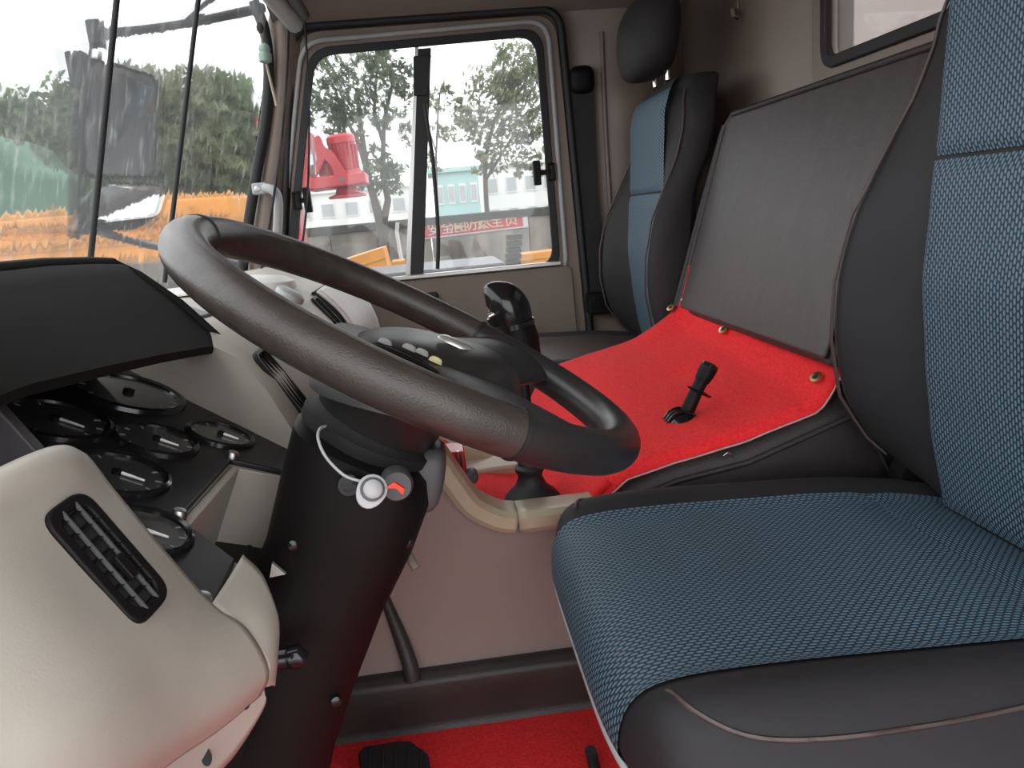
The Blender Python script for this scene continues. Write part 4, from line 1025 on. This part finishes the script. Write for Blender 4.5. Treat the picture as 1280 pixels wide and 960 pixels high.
# hanging charm
ch = thing('hanging_charm', 'small jade bottle charm hanging on a beige cord by the windscreen pillar', 'charm', PY(331, 80, 2.10))
tube('cord', [PY(322, 30, 2.10), PY(325, 42, 2.10), PY(329, 58, 2.10)], 0.0018, 'string', ch, n=6)
lathe('knot', PY(325, 35, 2.10), (0, 0, 1), [(0.004, -0.012), (0.009, -0.004), (0.009, 0.004), (0.004, 0.012)], 'bark', ch, n=12)
lathe('bottle', PY(332, 79, 2.10), (0.06, 0, 1), [(0.010, 0), (0.016, 0.004), (0.017, 0.020), (0.013, 0.026), (0.015, 0.032), (0.012, 0.042), (0.006, 0.046)], 'jade', ch, n=20)
tube('tassel', [PY(333, 80, 2.10), PY(338, 100, 2.11), PY(346, 132, 2.12)], [0.003, 0.004], 'string', ch, n=8)
# cables
tag(tube('pillar_wire', [PY(361, 28, 2.13), PY(358, 100, 2.12), PY(351, 180, 2.10), PY(340, 260, 2.07), PY(328, 330, 2.06), PY(318, 368, 2.05)], 0.0035, 'rubber', smoothn=6, n=6), 'thin black wire running down the windscreen pillar past the grab handle', 'wire')
tag(tube('door_wire', [PY(381, 22, 2.16), PY(386, 120, 2.17), PY(386, 200, 2.17), PY(383, 260, 2.17), PY(377, 310, 2.16), PY(366, 352, 2.15)], 0.003, 'rubber', smoothn=6, n=6), 'thin black wire hanging in front of the door window edge', 'wire')
for yy, lab in ((1.36, 'straight black cable down the windscreen, in front of the outside mirrors'), (1.73, 'straight black cable down the windscreen, between the mirrors and the pillar')):
    tag(tube('windscreen_cable', [ws(yy, z) + Vector((0.012, 0, 0)) for z in (0.585, 0.4, 0.2, 0.0, -0.085)], 0.0052, 'rubber', n=8), lab, 'cable', None)
# coat hook on the rear wall
hk = thing('coat_hook', 'small brown coat hook high on the rear cab wall', 'hook', PX(921, 10, XR))
box('hook_plate', PX(921, 8, XR - 0.003), (0.006, 0.02, 0.035), 'cab_paint', hk, bevel=0.002)
tube('hook_arm', [PX(921, 12, XR - 0.004), PX(921, 22, XR - 0.02), PX(917, 20, XR - 0.03), PX(915, 12, XR - 0.03)], 0.005, 'cab_paint', hk, n=8)

# ================================================================== OUTSIDE
ZG = -2.4
raw('ground', [(-40, -30, ZG), (40, -30, ZG), (40, 60, ZG), (-40, 60, ZG)], [(0, 1, 2, 3)], 'asphalt', kind=ST, smooth=False)
# --- yard wall with coping
YW = 16.0
wz = PY(520, 273, YW).z
yw = thing('yard_wall', 'stained grey concrete yard wall with dark coping beyond the door window', 'wall', (-2, YW, ZG))
for i in range(12):
    x0_ = -12 + i * 2.0
    box('wall_section', (x0_ + 0.99, YW + 0.12, (ZG + wz - 0.16) / 2), (1.985, 0.24, wz - 0.16 - ZG), 'concrete', yw, bevel=0.01)
box('coping', (0, YW + 0.12, wz - 0.08), (24.2, 0.34, 0.16), 'coping', yw, bevel=0.01)
# --- banner sign on the wall
bn = thing('banner_sign', 'faded red banner sign with gold characters and white edge on the yard wall', 'sign', PY(600, 280, YW))
bc = [PY(527, 300, YW - 0.02), PY(660, 284, YW - 0.02), PY(659, 262, YW - 0.02), PY(529, 277, YW - 0.02)]
prism('board', bc, (0, 0.02, 0), 'banner_red', bn, bevel=0)
ringplate('border', offs(bc, -0.03) if (bc[1] - bc[0]).cross(bc[3] - bc[0]).y < 0 else offs(bc, -0.03), bc, (0, -0.006, 0), 'banner_white', bn, bevel=0)
box('end_strip', (bc[1] + bc[2]) / 2 + Vector((-0.05, -0.006, 0)), (0.10, 0.01, (bc[2] - bc[1]).length), 'banner_white', bn, bevel=0)
slope = math.atan2(bc[1].z - bc[0].z, bc[1].x - bc[0].x)
def text(body, p, size, m, parent):
    cu = bpy.data.curves.new('lettering', 'FONT'); cu.body = body; cu.size = size; cu.extrude = 0.004; cu.align_x = 'CENTER'; cu.align_y = 'CENTER'
    to = bpy.data.objects.new('lettering_curve', cu); C.objects.link(to)
    dg = bpy.context.evaluated_depsgraph_get(); me = bpy.data.meshes.new_from_object(to.evaluated_get(dg))
    bpy.data.objects.remove(to); bpy.data.curves.remove(cu)
    R4 = Matrix.Translation(p) @ Matrix.Rotation(-slope, 4, 'Y') @ Matrix.Rotation(PI / 2, 4, 'X')
    me.transform(R4); me.materials.clear()
    return link('lettering', me, m, parent, smooth=False)
text('安全生', PY(559, 285.5, YW - 0.04), 0.27, 'banner_white', bn)
text('消防水', PY(588, 281, YW - 0.04), 0.29, 'banner_gold', bn)
text('安全员', PY(621, 277, YW - 0.04), 0.29, 'banner_gold', bn)

# --- trees
def tree(name, label, y, clusters, trunks, leaf, nleaf, size, m, depth=0.6, group=None, base=None):
    p0 = Vector((PY(trunks[0][0][0], trunks[0][0][1], y).x, y, ZG))
    t = thing(name, label, 'tree', p0, group)
    rnd = random.Random(int(y * 10) + len(clusters) + int(clusters[0][0]))
    V = []; F = []
    areas = [r * r for _, _, r in clusters]; tot = sum(areas)
    k = y / FPX
    for (cx, cy, r), ar in zip(clusters, areas):
        c = PY(cx, cy, y); R = r * k * 1.02; n = int(nleaf * ar / tot)
        # twigs of leaves: small sub-clumps inside the ball
        for q in range(max(1, n // 12)):
            d = Vector((rnd.gauss(0, 1), rnd.gauss(0, 1), rnd.gauss(0, 1))).normalized() * R * rnd.random() ** 0.45
            d.y *= depth
            for _ in range(12):
                e = c + d + Vector((rnd.gauss(0, 1), rnd.gauss(0, 1), rnd.gauss(0, 1))) * R * 0.12
                a = Vector((rnd.gauss(0, 1), rnd.gauss(0, 1), rnd.gauss(0, 1))).normalized()
                b = a.cross(Vector((rnd.gauss(0, 1), rnd.gauss(0, 1), rnd.gauss(0, 1)))).normalized()
                s = size * rnd.uniform(0.6, 1.3); i = len(V)
                V += [e - a * s, e - b * s * 0.45, e + a * s, e + b * s * 0.45]; F.append((i, i + 1, i + 2, i + 3))
    me = bpy.data.meshes.new('crown'); me.from_pydata([tuple(v) for v in V], [], F); me.update()
    link('crown', me, m, t, smooth=False, kind='stuff')
    for j, tr_ in enumerate(trunks):
        pts = [PY(a, b, y) for a, b, w in tr_]; rs = [w * k for a, b, w in tr_]
        if j == 0: pts = [Vector((pts[0].x, y, ZG - 0.05))] + pts; rs = [rs[0] * 1.15] + rs
        tube('trunk' if j == 0 else 'branch', pts, rs, 'bark', t, n=8)
    return t
tree('yard_tree', 'slender dark green tree with forked trunk standing before the yard wall', 13.8,
     [(430, 95, 42), (478, 88, 38), (505, 105, 24), (408, 135, 26), (445, 140, 30), (395, 105, 22), (478, 205, 27), (460, 225, 20), (492, 222, 20), (505, 165, 16), (485, 150, 22), (425, 165, 22)],
     [[(481, 342, 8), (478, 285, 7), (470, 258, 5), (461, 225, 4), (452, 165, 3), (445, 110, 2)], [(478, 285, 5), (485, 250, 4), (478, 215, 3.5), (480, 150, 2.5), (492, 100, 2)], [(461, 225, 3), (448, 180, 2.5), (420, 120, 1.5)], [(479, 180, 2.5), (468, 140, 2), (470, 100, 1.5)]],
     None, 4300, 0.058, MATS['leaf_dark'].name)
tree('yard_tree', 'broad olive green tree rising behind the yard wall, above the red banner', 20.0,
     [(640, 85, 32), (668, 80, 26), (615, 120, 38), (655, 125, 38), (590, 155, 28), (625, 175, 34), (668, 165, 26), (650, 205, 16), (605, 200, 18), (675, 205, 14), (575, 140, 14)],
     [[(608, 255, 3), (607, 235, 3), (606, 200, 2.5), (618, 150, 2), (640, 110, 1.5)], [(607, 225, 2), (640, 172, 1.6), (660, 188, 1.2)], [(690, 250, 4), (688, 180, 3), (680, 120, 2), (660, 80, 1.5)]],
     None, 5200, 0.08, MATS['leaf_olive'].name)
tree('small_tree', 'thin sparse tree far off beside the door window divider', 24.0,
     [(545, 125, 16), (552, 165, 14), (540, 205, 14), (560, 110, 10)],
     [[(546, 262, 1.6), (545, 200, 1.4), (547, 150, 1.1), (550, 115, 0.8)], [(545, 190, 1), (536, 160, 0.8)]],
     None, 800, 0.07, MATS['leaf_olive'].name)
hedge = [(20, 190, 70, 9.0, 'leaf_green'), (95, 175, 75, 9.6, 'leaf_green'), (170, 160, 70, 10.2, 'leaf_dark'), (240, 165, 70, 9.4, 'leaf_olive'), (300, 160, 66, 10.4, 'leaf_green'), (-60, 190, 70, 10.0, 'leaf_dark')]
hl = ['leafy green tree seen through the windscreen, beside the green tarpaulin', 'tall green tree behind the outside mirrors', 'dark green tree between the two windscreen cables', 'pale olive tree beyond the windscreen, right of the second cable', 'green tree beyond the windscreen beside the pillar', 'dark green tree at the far end of the yard, beyond the dashboard']
for (cx, cy, r, y, lm), lb in zip(hedge, hl):
    rr = random.Random(cx)
    cl = [(cx, cy, r * 0.85), (cx - r * 0.5, cy + r * 0.5, r * 0.6), (cx + r * 0.5, cy + r * 0.45, r * 0.6), (cx + rr.uniform(-20, 20), cy - r * 0.55, r * 0.5), (cx, cy + r * 0.95, r * 0.7), (cx + r * 0.6, cy + r * 1.05, r * 0.5)]
    tree('roadside_tree', lb, y, cl, [[(cx, cy + 150, 7), (cx + 3, cy + 60, 5), (cx - 2, cy - 10, 3)], [(cx + 3, cy + 60, 3), (cx + 28, cy + 5, 1.5)]], None, 5200, 0.085, lm, group=None)

# --- far buildings
def building(name, label, px0, px1, pytop, y, m, wm, nw, rows):
    a = PY(px0, pytop, y); b = PY(px1, pytop, y); zt = (a.z + b.z) / 2; w = b.x - a.x
    t = thing(name, label, 'building', ((a.x + b.x) / 2, y + 2, ZG))
    box('walls', ((a.x + b.x) / 2, y + 2, (ZG + zt) / 2), (w, 4, zt - ZG), m, t, bevel=0)
    box('roof_slab', ((a.x + b.x) / 2, y + 2, zt + 0.1), (w + 0.4, 4.4, 0.2), m, t, bevel=0.02)
    for i in range(nw):
        for j in range(rows):
            wx = a.x + w * (i + 0.5) / nw; wz_ = zt - 0.9 - j * 1.5
            o = box('window_frame', (wx, y - 0.02, wz_), (w / nw * 0.6, 0.08, 0.8), 'building_white', t, bevel=0)
            box('window_pane', (wx, y - 0.05, wz_), (w / nw * 0.5, 0.06, 0.66), wm, o, bevel=0)
building('far_building', 'pale teal building far behind the yard wall', 540, 597, 215, 34, 'building_teal', 'building_pane', 4, 2)
building('far_building', 'low white building behind the yard wall, under the olive tree', 601, 720, 205, 40, 'building_white', 'building_pane', 5, 2)
building('far_building', 'long white warehouse far behind the forked tree', 300, 512, 242, 44, 'building_white', 'building_pane', 7, 2)

# --- red drilling rig head reaching in from behind the pillar
YR = 8.0
rig = thing('drilling_rig', 'bright red drilling rig head with motors hanging beyond the door window', 'machine', PY(336, 330, YR))
rig.location.z = ZG
def RP(px, py, dy=0.0): return PY(px, py, YR) + Vector((0, dy, 0))
mt_, mb = RP(338, 130), RP(328, 240)
prism('mast', [RP(340, 150, .1), RP(354, 150, .1), Vector((RP(354, 150).x, YR + .1, ZG)), Vector((RP(340, 150).x, YR + .1, ZG))], (0, 0.35, 0), 'red_paint', rig, bevel=0.01)
prism('carriage', [RP(344, 158), RP(386, 163), RP(388, 200), RP(386, 235), RP(344, 245)], (0, 0.4, 0), 'red_paint', rig, bevel=0.01)
prism('gearbox', [RP(384, 222), RP(456, 214), RP(458, 229), RP(384, 239)], (0, 0.45, 0), 'red_paint', rig, bevel=0.02)
prism('bracket', crom([RP(394, 224), RP(395, 198), RP(393, 172), RP(400, 170), RP(405, 182), RP(416, 190), RP(425, 204), RP(434, 218)], 3) + [RP(418, 221), RP(414, 208), RP(406, 199)], (0, 0.06, 0), 'red_paint', rig, bevel=0.006)
c = RP(407, 218, .22)
lathe('small_motor', c, (0.02, 0, 1), [(0.095, 0), (0.095, 0.10), (0.085, 0.11), (0.085, 0.17), (0.06, 0.19)], 'red_paint', rig, n=24)
c = RP(431, 217, .25)
mo = lathe('drive_motor', c, (-0.07, 0, 1), [(0.15, 0), (0.15, 0.04), (0.125, 0.05), (0.125, 0.30), (0.145, 0.305), (0.145, 0.37), (0.12, 0.395)], 'red_paint', rig, n=28)
for i in range(18):
    q = 2 * PI * i / 18; d = Vector((math.cos(q), math.sin(q), 0)); ax = Vector((-0.07, 0, 1)).normalized()
    box('cooling_fin', c + ax * 0.175 + d * 0.132, (0.03, 0.010, 0.24), 'red_paint', mo, R=Matrix.Rotation(q, 3, 'Z'), bevel=0)
lathe('chuck', RP(432, 246, .22), (-0.02, 0, 1), [(0.19, 0), (0.19, 0.02), (0.12, 0.04), (0.10, 0.10)], 'red_paint', rig, n=28)
box('nameplate', RP(427, 225, -0.004), (0.05, 0.01, 0.035), 'dark_grey', rig, bevel=0)
tube('hydraulic_hose', [RP(386, 188, .05), RP(390, 200, .0), RP(388, 215, .02), RP(394, 222, .05)], 0.016, 'steel', rig, n=8, smoothn=4)
lathe('hose_fitting', RP(389, 200, -.02), (0, 0, 1), [(0.03, -0.05), (0.03, 0.05)], 'steel', rig, n=10)

# --- orange things in the yard
def obox(name, label, cat, quad, y, d, m, ribs):
    q = [PY(px, py, y) for px, py in quad]; t = thing(name, label, cat, Vector((sum((p.x for p in q)) / 4, y, ZG)))
    prism('body', q, (0, d, 0), m, t, bevel=0.01)
    o = sum(q, Vector()) / 4
    for i in range(ribs):
        f = (i + 1) / (ribs + 1)
        a = q[0].lerp(q[3], f); b = q[1].lerp(q[2], f)
        tube('rib', [a + Vector((0, -0.005, 0)), b + Vector((0, -0.005, 0))], 0.012, 'yellow' if m == 'orange' else 'orange', t, n=6)
    lo_ = min(p.z for p in q); xs_ = [p.x for p in q]
    for xx in (min(xs_) + 0.1, max(xs_) - 0.1):
        for yy in (y + 0.1, y + d - 0.1):
            tube('leg', [Vector((xx, yy, lo_ + 0.08)), Vector((xx, yy, ZG))], 0.05, 'orange_dark', t, n=8)
    return t
obox('orange_hopper', 'slanted orange steel hopper before the yard wall, left of the tree trunk', 'hopper', [(426, 326), (479, 309), (489, 348), (432, 368)], 10.5, 0.8, 'orange', 2)
obox('orange_cabinet', 'small orange cabinet beside the tree trunk before the yard wall', 'cabinet', [(489, 327), (505, 325), (507, 350), (490, 352)], 12.0, 0.5, 'orange', 1)
obox('orange_toolbox', 'low orange box at the foot of the yard wall under the banner end', 'box', [(651, 318), (700, 312), (700, 328), (652, 333)], 12.0, 0.5, 'orange', 1)
# white forked prop leaning by the tree
tag(tube('white_pole', [PY(505, 340, 12.6), PY(500, 315, 12.6), PY(496, 290, 12.6), PY(497, 278, 12.6)], 0.03, 'banner_white', n=8), 'thin white pole leaning beside the tree trunk', 'pole')
# dark slabs in a stack
for i in range(6):
    o = box('dark_slab', PY(641 + 0.3 * i, 336 - 8 * i, 11.5), (0.20 + 0.01 * (i % 3), 0.3, 0.075), 'coping', bevel=0.008)
    tag(o, 'dark grey slab in the stack standing below the banner sign', 'slab', 'dark slabs stacked by the yard wall')
sl = PY(641, 336, 11.5)
pl = thing('slab_pallet', 'grey plinth carrying the stack of dark slabs by the yard wall', 'plinth', (sl.x, 11.5, ZG))
box('top_plate', (sl.x, 11.5, sl.z - 0.0575), (0.3, 0.4, 0.04), 'coping', pl)
box('block', (sl.x, 11.5, (ZG + sl.z - 0.0775) / 2), (0.24, 0.34, sl.z - 0.0775 - ZG), 'coping', pl)
# gravel heap
rr = random.Random(3); V = []; F = []; N1, N2 = 30, 24
gc = PY(602, 330, 13.0)
for i in range(N1 + 1):
    for j in range(N2 + 1):
        u = -1 + 2 * i / N1; v = -1 + 2 * j / N2; r = math.hypot(u, v)
        h = max(0, 1 - r) ** 1.1 * (gc.z + 0.35 - ZG)
        V.append((gc.x + u * 1.2, 14.4 + v * 1.2, ZG + h * (1 + 0.08 * rr.uniform(-1, 1)) - (0.02 if r > 1 else 0)))
for i in range(N1):
    for j in range(N2):
        F.append((i * (N2 + 1) + j, (i + 1) * (N2 + 1) + j, (i + 1) * (N2 + 1) + j + 1, i * (N2 + 1) + j + 1))
hp = raw('gravel_heap', V, F, 'gravel', kind='stuff', smooth=False); tag(hp, 'brown gravel heap piled before the yard wall under the banner', 'gravel')

# --- orange crane carrier in front of the truck
YC = 5.0
cr = thing('crane_carrier', 'long orange crane carrier parked across the view ahead of the windscreen', 'truck', (-3.6, YC, ZG))
def CP(px, py, dy=0.0): return PY(px, py, YC) + Vector((0, dy, 0))
prism('deck', [CP(-160, 305), CP(-160, 292), CP(0, 277), CP(60, 271), CP(110, 268), CP(200, 250), CP(306, 244), CP(306, 285), CP(160, 300)], (0, 1.0, 0), 'orange', cr, bevel=0.02)
prism('side_skirt', [CP(-160, 306, -.03), CP(-160, 345, -.03), CP(306, 325, -.03), CP(306, 292, -.03)], (0, 1.0, 0), 'orange', cr, bevel=0.02)
tube('rail', [CP(-160, 304, -.05), CP(0, 291, -.05), CP(160, 283, -.05), CP(306, 272, -.05)], 0.018, 'orange_dark', cr, n=8)
tube('rail', [CP(-160, 330, -.06), CP(0, 318, -.06), CP(160, 305, -.06), CP(306, 296, -.06)], 0.014, 'orange_dark', cr, n=8)
for px in (20, 95, 215, 262):
    prism('panel_seam', [CP(px, 262, -.04), CP(px + 3, 262, -.04), CP(px + 3, 330, -.04), CP(px, 330, -.04)], (0, 0.02, 0), 'orange_dark', cr, bevel=0)
box('chassis', (CP(100, 345).x, YC + 0.5, -0.55), (5.2, 0.9, 0.45), 'dark_grey', cr)
for wx in (-5.4, -4.5, -2.4, -1.6):
    w = lathe('wheel', (wx, YC - 0.05, ZG + 0.52), (0, 1, 0), [(0.30, 0.02), (0.48, 0.0), (0.52, 0.04), (0.52, 0.26), (0.48, 0.30), (0.3, 0.28)], 'rubber', cr, n=32)
    lathe('wheel_hub', (wx, YC - 0.06, ZG + 0.52), (0, 1, 0), [(0.12, -0.02), (0.28, 0.03), (0.28, 0.05)], 'grey_paint', w, n=20)
    tube('axle_strut', [Vector((wx, YC + 0.2, ZG + 0.52)), Vector((wx, YC + 0.3, -0.6))], 0.07, 'dark_grey', cr, n=8)
# green tarpaulin stack behind it
tp = thing('tarpaulin_stack', 'heap under a teal green tarpaulin behind the orange carrier', 'tarpaulin', (PY(40, 200, 7).x, 7.3, ZG))
q = [PY(-90, 185, 7), PY(-20, 165, 7), PY(20, 180, 7), PY(52, 215, 7), PY(88, 218, 7), PY(96, 262, 7), PY(-90, 290, 7)]
q2 = q[:6] + [Vector((q[5].x, 7, ZG)), Vector((q[0].x, 7, ZG))]
prism('sheet', q2, (0, 0.7, 0), 'green_net', tp, bevel=0.08, seg=3)
for f in (0.25, 0.5, 0.75):
    a = Vector((q[0].x * (1 - f) + q[5].x * f, 6.99, ZG)); tube('rope', [a, Vector((a.x + .05, 6.985, 0.2))], 0.012, 'string', tp, n=6)

# --- outside mirrors of this truck, on a long arm ahead of the pillar
mi = thing('outside_mirrors', 'black outside mirror stack on bent arms seen through the wet windscreen', 'mirror', PY(140, 300, 1.95))
YM = 1.95
def MP(px, py, dy=0.0): return PY(px, py, YM) + Vector((0, dy, 0))
tube('upper_arm', [PY(330, 10, 2.26), PY(250, 28, 2.12), PY(190, 38, 2.0), MP(135, 45), MP(118, 62)], 0.013, 'black_plastic', mi, n=10, smoothn=4)
tube('brace_arm', [PY(300, -20, 2.24), PY(262, 4, 2.16), PY(236, 28, 2.09)], 0.011, 'black_plastic', mi, n=10)
tube('upright', [MP(124, 46), MP(112, 120), MP(106, 200), MP(104, 300)], 0.013, 'black_plastic', mi, n=10, smoothn=4)
tube('upright', [MP(112, 52, .03), MP(98, 130, .03), MP(96, 200, .03), MP(100, 300, .03)], 0.010, 'black_plastic', mi, n=10, smoothn=4)
tube('lower_arm', [MP(108, 280), MP(135, 292), PY(185, 306, 2.05), PY(215, 312, 2.15), PY(300, 330, 2.27)], 0.010, 'dark_grey', mi, n=10, smoothn=4)
def mirror(name, quad, r, th):
    q = [MP(*p) for p in quad]; o = sum(q, Vector()) / 4
    n = (q[1] - q[0]).cross(q[3] - q[0]).normalized()
    if n.dot(o) > 0: n = -n
    h = prism(name, rquad(q, r), -n * th, 'black_plastic', mi, bevel=0.006)
    prism('mirror_glass', [p + n * 0.001 for p in rquad(offs(q, -0.010), r * 0.8)], n * 0.002, 'mirror', h, bevel=0)
    return h
mirror('main_mirror', [(122, 72, 0.0), (186, 84, .12), (184, 222, .12), (112, 226, 0.0)], 0.03, 0.06)
mirror('wide_mirror', [(126, 228, .03), (190, 226, .15), (192, 276, .06), (118, 286, -.06)], 0.035, 0.06)
box('clamp', MP(128, 44), (0.05, 0.05, 0.06), 'black_plastic', mi, bevel=0.006)
box('clamp', MP(92, 85, .03), (0.04, 0.04, 0.08), 'black_plastic', mi, bevel=0.006)
